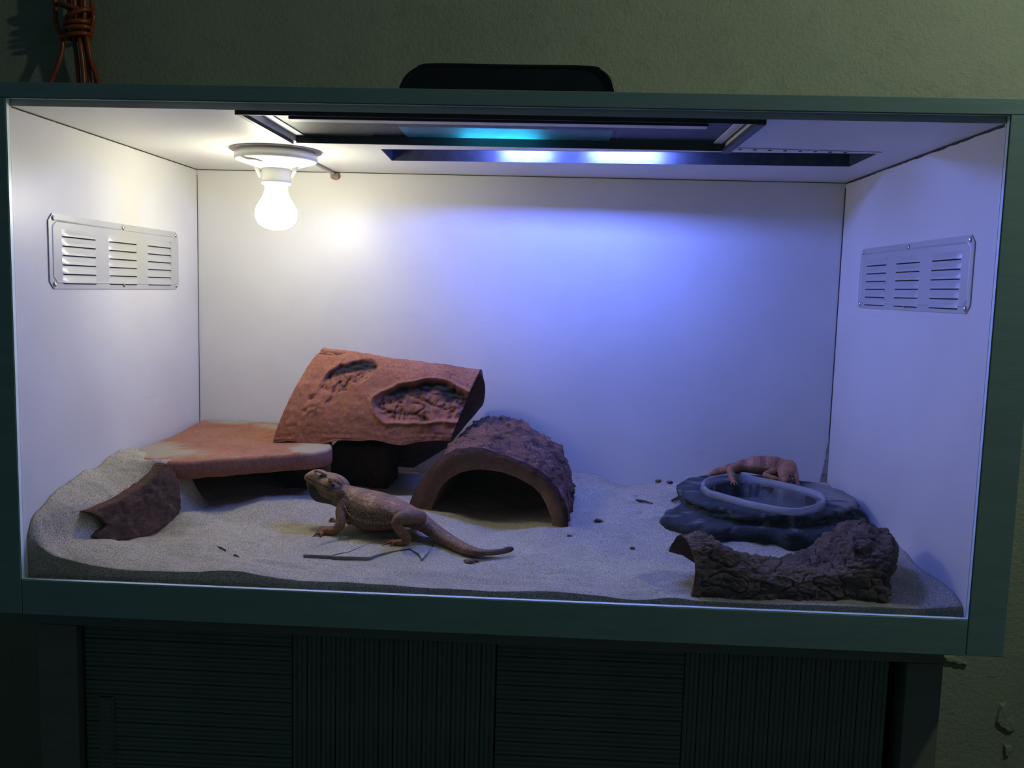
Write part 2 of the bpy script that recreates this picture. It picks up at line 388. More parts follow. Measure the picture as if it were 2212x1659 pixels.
def door(name, u0, um, u1, ydoor, handle):
    xa, xm, xb = cx(u0, 1500).x, cx(um, 1500).x, cx(u1, 1500).x
    d = obj(name, boxm(xa, xb, ydoor + 0.011, ydoor + 0.018, ZD0 + 0.001, ZD1 - 0.002), M['deck'], cab)
    # left half: horizontal slats, right half: upright slats
    n = 36; ph = (ZD1 - 0.003 - ZD0) / n; mh = slat_mesh(xm - xa - 0.001, ph, 3, False)
    for i in range(n):
        s = obj('slat', mh, None, d); s.location = (xa, ydoor + random.uniform(-.0006, .0006), ZD0 + 0.001 + i * ph)
    nv = 14; pv = (xb - xm) / nv; mv = slat_mesh(ZD1 - 0.003 - ZD0, pv, 3, True)
    for i in range(nv):
        s = obj('slat', mv, None, d); s.location = (xm + i * pv, ydoor + random.uniform(-.0008, .0008), ZD0 + 0.001)
    if handle:
        hx = cx(222, 1600).x; zt = cx(222, 1512).z; bm = bmesh.new()
        prof = [(-0.0115, 0.0015), (-0.0095, -0.001), (-0.007, 0.0015), (-0.003, 0.003), (0.003, 0.003), (0.007, 0.0015), (0.0095, -0.001), (0.0115, 0.0015)]
        prof = [(a, b - 0.0022) for a, b in prof]
        e0 = [bm.verts.new((hx + a, ydoor + b, zt)) for a, b in prof]; e1 = [bm.verts.new((hx + a, ydoor + b, zt - 0.20)) for a, b in prof]
        for j in range(len(prof) - 1): bm.faces.new((e0[j], e0[j + 1], e1[j + 1], e1[j]))
        bm.faces.new(e0); bm.faces.new(e1); bmesh.ops.recalc_face_normals(bm, faces=bm.faces[:])
        hd = obj('finger_pull', bm, M['deck'], d)
    return d
door('sliding_door', 176, 626, 1068, YF + 0.012, True)
door('sliding_door', 1071, 1480, 1926, YF + 0.013, False)

# ------------------------------------------------------------------ terrarium shell
ter = thing('terrarium', 'large white lined reptile terrarium with green frame and clear front glass', 'terrarium', (0, 0.3, ZB))
PX = 0.6458
obj('side_panel', boxm(-PX + 0.002, -0.600, 0.0085, Dp + 0.016, ZB, ZT + 0.005), [M['white']], ter)
obj('side_panel', boxm(0.600, PX - 0.002, 0.0085, Dp + 0.016, ZB, ZT + 0.005), [M['white']], ter)
obj('back_panel', boxm(-0.5997, 0.5997, Dp, Dp + 0.016, ZB, ZT + 0.005), M['white'], ter)
obj('base_panel', boxm(-0.5997, 0.5997, 0.0085, Dp - 0.0003, ZB, ZB + 0.018), M['white'], ter)
obj('top_rail', boxm(-PX, PX, 0.0, 0.0082, ZT, 0.6256, bevel=0.0008), M['green'], ter)
obj('bottom_rail', boxm(-0.5992, 0.5997, 0.0, 0.0082, ZB, -0.0002, bevel=0.0008), M['green'], ter)
obj('post', boxm(-PX, -0.600, 0.0, 0.0082, ZB + .0005, ZT - 0.0004, bevel=0.0008), M['green'], ter)
obj('post', boxm(0.6006, PX, 0.0, 0.0082, ZB + .0005, ZT - 0.0004, bevel=0.0008), M['green'], ter)
obj('post_outer_skin', boxm(PX - 0.0018, PX, 0.0086, 0.60, ZB, ZT - .0004), M['green'], ter)
obj('post_outer_skin', boxm(-PX, -PX + 0.0018, 0.0086, 0.60, ZB, ZT - .0004), M['green'], ter)
pane = obj('front_pane', boxm(-0.5992, 0.5997, 0.0008, 0.0068, 0.0006, ZT - 0.0006), [M['glass'], M['glass_edge']], ter)
for p in pane.data.polygons: p.material_index = 0 if abs(p.normal.y) > 0.5 else 1
pane.data.update(); pane['label'] = 'clear front glass pane'
# ceiling with two openings
H1 = [at(515, 238, z=ZC).xy, at(640, 303, z=ZC).xy, at(1560, 328, z=ZC).xy, at(1650, 257, z=ZC).xy]
H1 = [(-0.3142, 0.040), (-0.3095, 0.2385), (0.3155, 0.2545), (0.3170, 0.040)]
H2 = [at(822, 322, z=ZC).xy, at(1896, 332, z=ZC).xy, at(1836, 360, z=ZC).xy, at(846, 347, z=ZC).xy]
ceil = obj('top_panel', curve_plate('top_panel', [[(-0.5997, 0.0088), (0.5997, 0.0088), (0.5997, Dp - .0002), (-0.5997, Dp - .0002)], H1, H2], ZC, ZC + 0.009), M['white'], ter)
for a in ((-0.5998, 0.5998, Dp - 0.0012, Dp - 0.0002, ZC - 0.0012, ZC - 0.0001),):
    obj('joint', boxm(*a), M['seam'], ter)
for s in (-1, 1):
    bm = bmesh.new(); n = 60; rows = [[], []]
    for i in range(n + 1):
        y = lerp(0.012, Dp - 0.001, i / n); j_ = (random.uniform(0, 0.0014) if s > 0 else random.uniform(0, 0.0004))
        rows[0].append(bm.verts.new((s * 0.5985, y, ZC - 0.0001))); rows[1].append(bm.verts.new((s * 0.5998, y, ZC - (0.0022 if s > 0 else 0.0014) - j_)))
    for i in range(n): bm.faces.new((rows[0][i], rows[0][i + 1], rows[1][i + 1], rows[1][i]))
    obj('joint', bm, M['seam'], ter)
for s in (1, -1):
    bm = bmesh.new(); tube(bm, [(s * 0.5995, Dp - 0.0005, ZC - 0.01), (s * 0.5995, Dp - 0.0005, 0.0)], 0.0011 if s > 0 else 0.0006, 6); obj('joint', bm, M['seam'], ter)
bm = bmesh.new(); n_d = 22; L0 = []
for i in range(n_d + 1):
    z = lerp(0.030, 0.118, i / n_d); w_d = lerp(0.017, 0.0025, (i / n_d) ** 0.6) * (1.0 + 0.35 * noise.noise((i * 0.35, 2.0, 1.0)) + 0.08 * random.random())
    L0.append((bm.verts.new((0.5994, Dp - 0.0018, z)), bm.verts.new((0.5994 - w_d, Dp - 0.0006, z))))
for a, b in zip(L0, L0[1:]): bm.faces.new((a[0], a[1], b[1], b[0]))
M['grime'] = plain('corner_grime', (0.27, 0.25, 0.225), 0.95, var=0.4, scale=160); obj('dirt_smear', bm, M['grime'], ter)
# liners of the mesh opening, gauze and retaining bar
zt_ = ZC + 0.0092
obj('opening_liner', boxm(-0.3085, 0.3150, 0.2340, 0.2375, ZC - 0.0025, zt_ - .0005), M['dark_strip'], ter)
bm = bmesh.new(); box(bm, -0.3185, -0.3120, 0.012, 0.2335, ZC - 0.0050, ZC - .0002)
obj('edge_strip', bm, M['dark_strip'], ter)
bm = bmesh.new(); box(bm, 0.3115, 0.3225, 0.012, 0.2335, ZC - 0.0060, ZC - .0002); obj('edge_strip', bm, M['dark_strip'], ter)
obj('edge_strip', boxm(-0.3185, 0.3225, 0.0095, 0.0115, ZC - 0.0055, ZC - .0002), M['dark_strip'], ter)
bm = bmesh.new(); box(bm, -0.3150, 0.3180, 0.030, 0.2560, zt_, zt_ + 0.0012); g = obj('gauze', bm, M['gauze'], ter)
obj('gauze_frame', boxm(-0.3085, -0.2960, 0.040, 0.2338, zt_ - 0.0016, zt_ - 0.0002), M['white'], ter); obj('gauze_frame', boxm(0.2990, 0.3112, 0.040, 0.2338, zt_ - 0.0016, zt_ - 0.0002), M['white'], ter); g['label'] = 'dark fine metal gauze'
b_ = obj('retaining_bar', boxm(-0.2550, 0.2560, 0.0165, 0.0360, ZC - 0.0082, ZC - 0.0003, bevel=0.0015), [M['conduit'], M['dark_strip']], ter)
for p in b_.data.polygons:
    if p.normal.y < -0.5: p.material_index = 1  # shade of the unlit front face put into its colour
# perforated strip beside the lamp slot
A, B = at(1590, 322, z=ZC), at(1898, 331, z=ZC)
bm = bmesh.new(); q = [bm.verts.new((p.x, p.y + dy, ZC - dz)) for p, dy, dz in ((A, -.014, .0012), (B, -.012, .0012), (B, -.002, .0012), (A, -.002, .0012))]; bm.faces.new(q)
ret = bmesh.ops.extrude_face_region(bm, geom=bm.faces[:]); bmesh.ops.translate(bm, verts=[e for e in ret['geom'] if isinstance(e, bmesh.types.BMVert)], vec=(0, 0, 0.001))
bmesh.ops.recalc_face_normals(bm, faces=bm.faces[:]); strip = obj('perforated_strip', bm, M['white'], ter)
bm = bmesh.new()
for i in range(8):
    p = A.lerp(B, 0.02 + i * 0.105); lathe(bm, [(0.0, 0.0), (0.0028, 0.0), (0.0028, 0.0004), (0.0, 0.0004)], (p.x, p.y - 0.007, ZC - 0.0020), 8)
obj('hole', bm, M['slot'], strip)['kind'] = 'stuff'
# cable cover from the lamp to the back corner
p0, p1 = at(655, 338, z=ZC), at(722, 376, y=Dp - 0.003)
bm = bmesh.new(); tube(bm, spline([(p0.x, p0.y, ZC - 0.003), ((p0.x + p1.x) / 2, (p0.y + Dp) / 2, ZC - 0.003), (p1.x, Dp - 0.007, ZC - 0.004)], 12), 0.0032, 8); obj('cable_cover', bm, M['conduit'], ter)
bm = bmesh.new(); bmesh.ops.create_icosphere(bm, subdivisions=3, radius=0.0085)
for v_ in bm.verts: v_.co = Vector((v_.co.x * 1.1, v_.co.y * 0.5, v_.co.z * 0.75)) * (1 + 0.3 * noise.noise(v_.co * 180)) + Vector((p1.x + .003, Dp - 0.004, ZC - 0.008))
smooth(obj('sealant_blob', bm, M['silicone'], ter))

# ------------------------------------------------------------------ louvred vents
def louver_mesh(W=0.092, Hh=0.0100):
    bm = bmesh.new(); n = 14; rows = []
    for i in range(6):
        t = i / 5; row = []
        for j in range(n + 1):
            a = j / n; e = min(1.0, min(a, 1 - a) / 0.10); e = math.sin(e * math.pi / 2)
            row.append(bm.verts.new(((a - 0.5) * W, -0.0030 * e * math.sin(t * math.pi / 2) ** 1.6, Hh * (1 - t))))
        rows.append(row)
    for r0, r1 in zip(rows, rows[1:]):
        for j in range(n): bm.faces.new((r0[j], r1[j], r1[j + 1], r0[j + 1])).smooth = True
    # dark slot just behind the lip
    s0 = [bm.verts.new((v_.co.x * 0.98, v_.co.y * 1.0 - 0.0001, 0.0)) for v_ in rows[-1]]; s1 = [bm.verts.new((v_.co.x * 0.95, -0.0002, -0.0016)) for v_ in rows[-1]]
    for j in range(n): f = bm.faces.new((s0[j], s1[j], s1[j + 1], s0[j + 1])); f.material_index = 1
    bmesh.ops.recalc_face_normals(bm, faces=bm.faces[:])
    me = bpy.data.meshes.new('louver'); bm.to_mesh(me); bm.free(); me.materials.append(M['vent']); me.materials.append(M['slot']); return me
def screw_mesh():
    bm = bmesh.new(); lathe(bm, [(0.0, 0.0022), (0.0018, 0.0020), (0.0034, 0.0010), (0.0038, 0.0)], (0, 0, 0), 12)
    bmesh.ops.rotate(bm, verts=bm.verts[:], matrix=Matrix.Rotation(math.radians(90), 3, 'X'), cent=(0, 0, 0))
    me = bpy.data.meshes.new('screw'); bm.to_mesh(me); bm.free(); me.materials.append(M['steel']); return me
LOUV, SCREW = louver_mesh(), screw_mesh()
def vent(side, y0, y1, z0, z1, label):
    # local frame: x along the plate, -y out of the wall, z up
    Wd, Hd = y1 - y0, z1 - z0
    e = thing('wall_vent', label, 'vent', (side * 0.600, (y0 + y1) / 2, (z0 + z1) / 2), 'louvred vents on the side walls')
    e.rotation_euler = (0, 0, math.radians(90) if side < 0 else math.radians(-90))
    # for left wall: local -y -> +x ; for right wall: local -y -> -x
    bm = bmesh.new(); c = 0.010; hw, hh = Wd / 2, Hd / 2
    out = [(-hw + c, -hh), (hw - c, -hh), (hw, -hh + c), (hw, hh - c), (hw - c, hh), (-hw + c, hh), (-hw, hh - c), (-hw, -hh + c)]
    def ring(k_, yy): return [bm.verts.new((x * (1 - k_ / hw), yy, z * (1 - k_ / hh))) for x, z in out]
    R_ = [ring(0, -0.0002), ring(0, -0.0016), ring(0.0075, -0.0016), ring(0.0090, -0.0024), ring(0.0105, -0.0016)]
    for r0, r1 in zip(R_, R_[1:]):
        for j in range(8): bm.faces.new((r0[j], r0[(j + 1) % 8], r1[(j + 1) % 8], r1[j]))
    bm.faces.new(R_[-1]); bmesh.ops.recalc_face_normals(bm, faces=bm.faces[:])
    def put(name, me, loc=(0, 0, 0), mat=None):
        me_ = me
        if isinstance(me, bmesh.types.BMesh): me_ = bpy.data.meshes.new(name); me.to_mesh(me_); me.free(); me_.materials.append(mat)
        o = bpy.data.objects.new(name, me_); COL.objects.link(o); o.parent = e; o.location = loc; return o
    put('plate', bm, mat=M['vent'])
    for ci in range(3):
        for r in range(6):
            put('louver', LOUV, ((ci - 1) * Wd * 0.313, -0.0016, hh - 0.0290 - r * 0.0128))
    for sx in (-hw + 0.011, 0.0, hw - 0.011):
        for sz in (-hh + 0.0062, hh - 0.0062):
            put('screw', SCREW, (sx, -0.0017, sz))
    return e
vent(-1, 0.0835, 0.494, 0.3745, 0.4755, 'louvred metal vent plate on the terrarium wall beside the glowing bulb')
vent(1, 0.0612, 0.4750, 0.3748, 0.4740, 'louvred metal vent plate on the bluish terrarium wall above the cork bark')

# ------------------------------------------------------------------ lamps
bx, by = -0.3685, 0.330
lampA = thing('bulb_lamp', 'white ceiling lampholder with glowing pear-shaped bulb', 'lamp', (bx, by, ZC))
bm = bmesh.new(); lathe(bm, [(0.030, -0.0005), (0.0705, -0.0005), (0.0705, -0.0020), (0.030, -0.0020)], (bx, by, ZC)); obj('ceiling_gasket', bm, M['conduit'], lampA)
bm = bmesh.new(); lathe(bm, [(0.0, -0.0021), (0.0610, -0.0021), (0.0615, -0.0055), (0.0640, -0.0060), (0.0640, -0.0150), (0.0615, -0.0175), (0.0480, -0.0215), (0.0300, -0.0270), (0.0235, -0.0290), (0.0, -0.0290)], (bx, by, ZC)); obj('base', bm, M['ceramic'], lampA)
bm = bmesh.new(); pl = [(-0.036, -0.050), (-0.016, -0.050), (-0.006, -0.043), (-0.010, -0.036), (-0.030, -0.036), (-0.038, -0.043)]
q0 = [bm.verts.new((bx + a, by + b, ZC - (0.0207 + (-b - 0.05) * -0.33) - 0.0012)) for a, b in pl]; bm.faces.new(q0); obj('rating_plate', bm, M['label_grey'], lampA)
bm = bmesh.new(); lathe(bm, [(0.0, -0.0285), (0.0222, -0.0285), (0.0222, -0.0470), (0.0228, -0.0475), (0.0228, -0.0530), (0.0190, -0.0535), (0.0, -0.0535)], (bx, by, ZC)); obj('socket', bm, M['ceramic'], lampA)
for s in (-1, 1):
    bm = bmesh.new(); tube(bm, [(bx + s * 0.0325, by - 0.002, ZC - 0.024), (bx + s * 0.0285, by - 0.002, ZC - 0.033), (bx + s * 0.0255, by - 0.002, ZC - 0.042)], [0.0045, 0.0035, 0.0018], 8); obj('spring_clip', bm, M['ceramic'], lampA)
bm = bmesh.new(); prof = [(0.0175, -0.0538), (0.0178, -0.0620), (0.0200, -0.0700), (0.0245, -0.0780), (0.0290, -0.0850), (0.0320, -0.0930), (0.0330, -0.1000), (0.0315, -0.1080), (0.0265, -0.1160), (0.0180, -0.1215), (0.0080, -0.1240), (0.0, -0.1245)]
lathe(bm, prof, (bx, by, ZC), 40); smooth(obj('bulb', bm, M['bulb'], lampA))

# UV fixture in the slot
uc = (H2[0] + H2[1] + H2[2] + H2[3]) / 4
uv = thing('uv_strip_lamp', 'recessed strip lamp with violet glowing tubes in the terrarium ceiling slot', 'lamp', (uc.x, uc.y, ZC + 0.016))
bm = bmesh.new(); zr = ZC + 0.0092
qa = [Vector((p.x, p.y, zr)) for p in H2]; cen = sum(qa, Vector()) / 4
def scaled(k_x, k_y, z): return [Vector((cen.x + (p.x - cen.x) * k_x, cen.y + (p.y - cen.y) * k_y, z)) for p in qa]
prof = [scaled(0.994, 0.965, zr - .0094), scaled(0.994, 0.965, zr + 0.022), scaled(0.99, 0.90, zr + 0.034), scaled(0.97, 0.45, zr + 0.040)]
rr = [[bm.verts.new(p) for p in r] for r in prof]
for r0, r1 in zip(rr, rr[1:]):
    for j in range(4): bm.faces.new((r0[j], r1[j], r1[(j + 1) % 4], r0[(j + 1) % 4]))
bm.faces.new(rr[-1]); obj('reflector', bm, M['gunmetal'], uv)
bm = bmesh.new(); prof = [scaled(1.03, 1.10, zr + .0003), scaled(1.03, 1.10, zr + 0.024), scaled(1.01, 0.95, zr + 0.038), scaled(0.98, 0.5, zr + 0.044)]
rr = [[bm.verts.new(p) for p in r] for r in prof]
for r0, r1 in zip(rr, rr[1:]):
    for j in range(4): bm.faces.new((r0[j], r0[(j + 1) % 4], r1[(j + 1) % 4], r1[j]))
bm.faces.new(rr[-1][::-1]); obj('housing', bm, M['black'], uv)
for ua, ub in ((1085, 1180), (1275, 1415)):
    a, b = at(ua, 341, z=ZC + 0.012), at(ub, 346, z=ZC + 0.012)
    ya = lerp((H2[0].y + H2[3].y) / 2, (H2[1].y + H2[2].y) / 2, (a.x - H2[0].x) / (H2[1].x - H2[0].x))
    bm = bmesh.new(); tube(bm, [(a.x, ya + 0.012, ZC + 0.0200), (b.x, ya + 0.009, ZC + 0.0200)], 0.0060, 14); obj('tube', bm, M['uv'], uv)
    bm = bmesh.new(); tube(bm, [(b.x + 0.006, ya + 0.009, ZC + 0.0230), (b.x + 0.030, ya + 0.008, ZC + 0.0240)], 0.0085, 12); obj('tube_socket', bm, M['ceramic'], uv)
# black hood lying on the mesh
hy0, hy1, hz = 0.155, 0.252, 0.6092
hood = thing('lamp_hood', 'black plastic lamp hood lying on top of the terrarium', 'lamp hood', (0, 0.19, hz))
def hoodring(bm, y, k_=1.0, g=0.0, top=0.0850):
    c_ = 0.0015; h = top; prof = [(-0.1545, 0), (-0.1500, 0.024), (-0.1430, 0.050), (-0.1340, 0.068), (-0.120, 0.079), (-0.100, h), (0.0, h), (0.112, h), (0.130, 0.080), (0.143, 0.069), (0.1500, 0.050), (0.1560, 0.024), (0.1590, 0)]
    prof = [(p.x, p.y) for p in spline([Vector((a, b, 0)) for a, b in prof], 36)]
    return [bm.verts.new(((x * 1.015 - c_) * k_ + c_, y, hz + z * k_ + g)) for x, z in prof]
bm = bmesh.new(); rings = [hoodring(bm, hy0 + .004, 0.955), hoodring(bm, hy0, 0.985), hoodring(bm, hy0 + 0.006, 1.0), hoodring(bm, hy1 - 0.006, 1.0), hoodring(bm, hy1, 0.985), hoodring(bm, hy1 - .004, 0.955)]
for r0, r1 in zip(rings, rings[1:]):
    for j in range(len(r0) - 1): bm.faces.new((r0[j], r0[j + 1], r1[j + 1], r1[j])).smooth = True
bm.faces.new(rings[0]); bm.faces.new(rings[-1]); bmesh.ops.recalc_face_normals(bm, faces=bm.faces[:]); obj('shell', bm, M['black'], hood)
bm = bmesh.new(); rings = [hoodring(bm, hy0 + 0.008, 0.93), hoodring(bm, hy1 - 0.008, 0.93)]
for j in range(len(rings[0]) - 1): bm.faces.new((rings[0][j], rings[1][j], rings[1][j + 1], rings[0][j + 1]))
bm.faces.new(rings[0][::-1]); bm.faces.new(rings[1]); obj('reflector', bm, M['reflector'], hood)
bm = bmesh.new(); tube(bm, [(-0.068, 0.1745, hz + 0.0080), (0.040, 0.1745, hz + 0.0080)], 0.0060, 14); obj('tube', bm, M['cyan'], hood)
bm = bmesh.new(); tube(bm, [(0.048, 0.1770, hz + 0.022), (0.085, 0.1770, hz + 0.022)], 0.010, 12); obj('tube_socket', bm, M['black'], hood)

# ------------------------------------------------------------------ orange cable on the wall
cb = thing('orange_cable', 'thick orange cable tied in a hanging bundle on the dark wall', 'cable', (-0.86, 0.585, 0.80))
YW = 0.592
def wp(u, v, dy=0.0): return at(u, v, y=YW - dy)
strands = [
    [(146, -60, .00), (150, 20, .0), (158, 60, .01), (160, 88, .0), (166, 130, .0), (170, 185, .0), (172, 260, 0)],
    [(158, -60, .01), (162, 20, .01), (166, 60, .0), (172, 90, .008), (178, 130, .006), (182, 185, .004), (184, 260, 0)],
    [(170, -60, .00), (172, 20, .0), (176, 60, .01), (182, 85, .0), (190, 130, .0), (194, 185, .0), (196, 260, 0)],
    [(182, -60, .01), (182, 20, .01), (182, 60, .006), (188, 85, .008), (196, 130, .006), (212, 178, .004), (224, 240, 0)],
    [(196, -60, .00), (198, 10, .004), (202, 35, .006), (198, 62, .004), (190, 88, .0), (194, 120, .0), (206, 160, .0), (216, 260, 0)],
    [(118, -60, .0), (120, 30, .0), (124, 60, .0), (134, 85, .0), (134, 110, .0), (122, 150, .004), (110, 178, .004), (100, 260, 0)],
]
for s in strands:
    bm = bmesh.new(); tube(bm, spline([wp(u, v, d) for u, v, d in s], 40), 0.0042, 10); obj('strand', bm, M['cable'], cb)
for (a, b, m_) in (((132, 10), (188, 28), 0.0), ((150, 46), (198, 24), 0.004), ((146, 58), (196, 50), 0.004), ((142, 70), (198, 62), 0.004), ((145, 84), (196, 76), 0.002)):
    bm = bmesh.new(); P = []
    for i in range(33):
        q = 2 * math.pi * i / 32; t = 0.5 - 0.5 * math.cos(q)
        u, v_ = lerp(a[0], b[0], t), lerp(a[1], b[1], t); p = wp(u, v_); p.y = YW - 0.004 - (0.016 + m_) * math.sin(q); P.append(p)
    tube(bm, P, 0.0044, 10, cap=False); obj('wrap', bm, M['cable'], cb)
top = wp(165, -60); bm = bmesh.new(); tube(bm, [(top.x - 0.02, 0.64, top.z - 0.004), (top.x - 0.02, 0.585, top.z - 0.006), (top.x + 0.02, 0.578, top.z + 0.002), (top.x + .06, 0.576, top.z + 0.010)], 0.004, 8); obj('hook', bm, M['hook'], cb)

# ------------------------------------------------------------------ sand
def tps(pts, lam=1e-5):
    P = np.array([p[:2] for p in pts], float); Z = np.array([p[2] for p in pts], float); n = len(P)
    def U(r2): return np.where(r2 > 1e-14, r2 * np.log(np.maximum(r2, 1e-14)), 0.0)
    K = U(((P[:, None] - P[None]) ** 2).sum(-1)) + lam * np.eye(n); Q = np.hstack([np.ones((n, 1)), P])
    A = np.zeros((n + 3, n + 3)); A[:n, :n] = K; A[:n, n:] = Q; A[n:, :n] = Q.T
    s_ = np.linalg.solve(A, np.concatenate([Z, np.zeros(3)]))
    def f(X, Y):
        X = np.asarray(X, float); Y = np.asarray(Y, float); out = s_[n] + s_[n + 1] * X + s_[n + 2] * Y
        for i in range(n): out = out + s_[i] * U((X - P[i, 0]) ** 2 + (Y - P[i, 1]) ** 2)
        return out
    return f
# broken brick geometry (needed first: sand lies against its back)
bA, bB = at(205, 1160, z=0.034), at(390, 1105, z=0.040)
bdir = Vector((bB.x - bA.x, bB.y - bA.y, 0)).normalized(); bnorm = Vector((-bdir.y, bdir.x, 0))
if bnorm.x > 0: bnorm = -bnorm                                      # points back, towards the left wall
bn3 = tuple(Vector((bnorm.x, bnorm.y, -0.05)).normalized())
bpx = [(189, 1107), (222, 1095), (258, 1080), (290, 1060), (316, 1044), (338, 1020), (352, 1000), (364, 1002), (381, 1020), (387, 1040), (391, 1070), (392, 1098), (386, 1114), (372, 1130), (345, 1148), (312, 1162), (270, 1168), (228, 1172), (202, 1160), (216, 1147), (236, 1139), (222, 1124), (206, 1112)]
bpl = [on_plane(u, v, bA, bn3) for u, v in bpx]
SP = []
def sp(u, v, **k): SP.append(tuple(at(u, v, **k)))
for u, v in [(50, 1182), (80, 1197), (110, 1209), (180, 1227), (250, 1237), (330, 1241), (400, 1240), (470, 1237), (520, 1240), (560, 1249), (620, 1257), (740, 1263), (870, 1271), (1000, 1278), (1100, 1283), (1200, 1284), (1300, 1293), (1400, 1302), (1440, 1297), (1500, 1303), (1700, 1312), (1900, 1318), (2088, 1325)]: sp(u, v, y=0.009)
LW = [(66, 1122), (85, 1098), (120, 1060), (185, 1015), (205, 1010), (260, 972), (280, 968)]
for u, v in LW: sp(u, v, x=-0.6)
SP += [(-0.6, 0.36, 0.085), (-0.6, 0.46, 0.075), (-0.6, 0.58, 0.07)]
for u, v in [(2075, 1300), (2000, 1235), (1950, 1190), (1880, 1130), (1850, 1100), (1810, 1065), (1785, 1043)]: sp(u, v, x=0.6)
for u, v in [(1700, 1037), (1600, 1030), (1480, 1036), (1420, 1040), (1330, 1048), (1290, 1027), (1262, 1019), (1240, 1018)]: sp(u, v, y=Dp)
SP += [(0.0, Dp, 0.04), (-0.15, Dp, 0.035), (-0.35, Dp, 0.045)]
for u, v, z in [(700, 1156, .020), (722, 1127, .022), (835, 1176, .018), (1060, 1198, .016), (1105, 1192, .017), (800, 1204, .013), (660, 1204, .013), (905, 1212, .013), (930, 1172, .019),
                (1228, 1139, .025), (888, 1088, .030), (1080, 1152, .016), (980, 1128, .022), (1160, 1134, .022), (1030, 1120, .012),
                (470, 1150, .026), (560, 1140, .024), (480, 1114, .031), (560, 1092, .041), (650, 1082, .040), (600, 1120, .027), (430, 1095, .036), (400, 1090, .040), (500, 1190, .017), (600, 1210, .013),
                (1000, 1240, .009), (1150, 1240, .009), (1300, 1230, .010), (1300, 1170, .018), (1380, 1150, .022), (1260, 1110, .030), (1300, 1060, .034), (1380, 1085, .030), (1425, 1133, .026), (1510, 1158, .024), (1572, 1160, .024), (1672, 1169, .024), (1750, 1177, .024),
                (1600, 1195, .017), (1700, 1195, .017), (1470, 1250, .009), (1400, 1250, .008), (1990, 1290, .012), (1950, 1240, .018), (1860, 1120, .034), (1500, 1060, .034), (300, 1200, .020), (400, 1180, .024), (230, 1190, .026), (150, 1190, .030), (120, 1170, .040), (400, 1220, .016)]: sp(u, v, z=z)
for u_, v_ in ((205, 1160), (246, 1164), (290, 1160), (320, 1154), (353, 1138), (388, 1108)):
    q_ = on_plane(u_, v_, bA, bn3)
    SP += [(q_.x + bnorm.x * d_, q_.y + bnorm.y * d_, q_.z - (0.0035 if d_ > 0 else 0.0025)) for d_ in (-0.010, 0.006, 0.03)]
SP += [(-0.42, 0.40, 0.030), (-0.33, 0.47, 0.028), (-0.20, 0.42, 0.026), (-0.05, 0.40, 0.018), (0.05, 0.46, 0.020), (-0.5, 0.45, 0.05)]
UP = [tuple(at(u, v, x=-0.6)) for u, v in LW] + [(p.x + bnorm.x * 0.02, p.y + bnorm.y * 0.02, p.z + 0.002) for p in bpl[1:7]]
UP += [tuple(at(u, v, y=0.009)) for u, v in ((50, 1182), (80, 1197), (110, 1209))] + [tuple(at(u, v, z=z)) for u, v, z in ((300, 1005, .113), (340, 998, .115))]
H0, H1u = tps(SP), tps(UP)
GX, GY = 420, 200
X, Y = np.meshgrid(np.linspace(-0.5994, 0.5994, GX + 1), np.linspace(0.0165, 0.5846, GY + 1))
Z = H0(X, Y); Z2 = H1u(X, Y)
def sm(a, b, t): t = np.clip((t - a) / (b - a), 0, 1); return t * t * (3 - 2 * t)
sd = (X - bA.x) * bnorm.x + (Y - bA.y) * bnorm.y; al = (X - bA.x) * bdir.x + (Y - bA.y) * bdir.y
L_ = (bB - bA).length
wgt = sm(0.003, 0.022, sd) * sm(L_ + 0.075, L_ + 0.01, al) * sm(-0.10, -0.03, al) * (X < -0.40)
Zf = Z * (1 - wgt) + np.maximum(Z, Z2) * wgt
rr_ = np.hypot((X - 0.432) / 0.105, (Y - 0.375) / 0.115); Zf = Zf * sm(0.75, 1.0, rr_) + 0.004 * (1 - sm(0.75, 1.0, rr_))
FSP = [at(u, v, z=0.0172) for u, v in ((655, 1198), (716, 1200), (742, 1202), (800, 1203.5), (812, 1198), (845, 1191), (862, 1188), (884, 1185), (905, 1196), (912, 1207), (922, 1196), (936, 1176), (938, 1166), (905, 1164), (835, 1158), (740, 1164), (690, 1178))]
ins = np.zeros_like(X, bool)
for a_, b_ in zip(FSP, FSP[1:] + FSP[:1]):
    c_ = ((a_.y > Y) != (b_.y > Y)); ins ^= c_ & (X < (b_.x - a_.x) * (Y - a_.y) / ((b_.y - a_.y) if abs(b_.y - a_.y) > 1e-9 else 1e-9) + a_.x)
Zf = np.where(ins, np.minimum(Zf, 0.0132), Zf)
fr_ = sm(0.085, 0.100, Y) * sm(0.128, 0.105, Y) * sm(-0.30, -0.27, X) * sm(-0.08, -0.10, X); Zf = Zf * (1 - fr_) + np.minimum(Zf, 0.0164) * fr_
def sand_z(x, y):
    i = int(round((x + 0.5994) / 1.1988 * GX)); j = int(round((y - 0.0165) / 0.5681 * GY))
    return float(Zf[max(0, min(GY, j)), max(0, min(GX, i))])
verts = []; faces = []
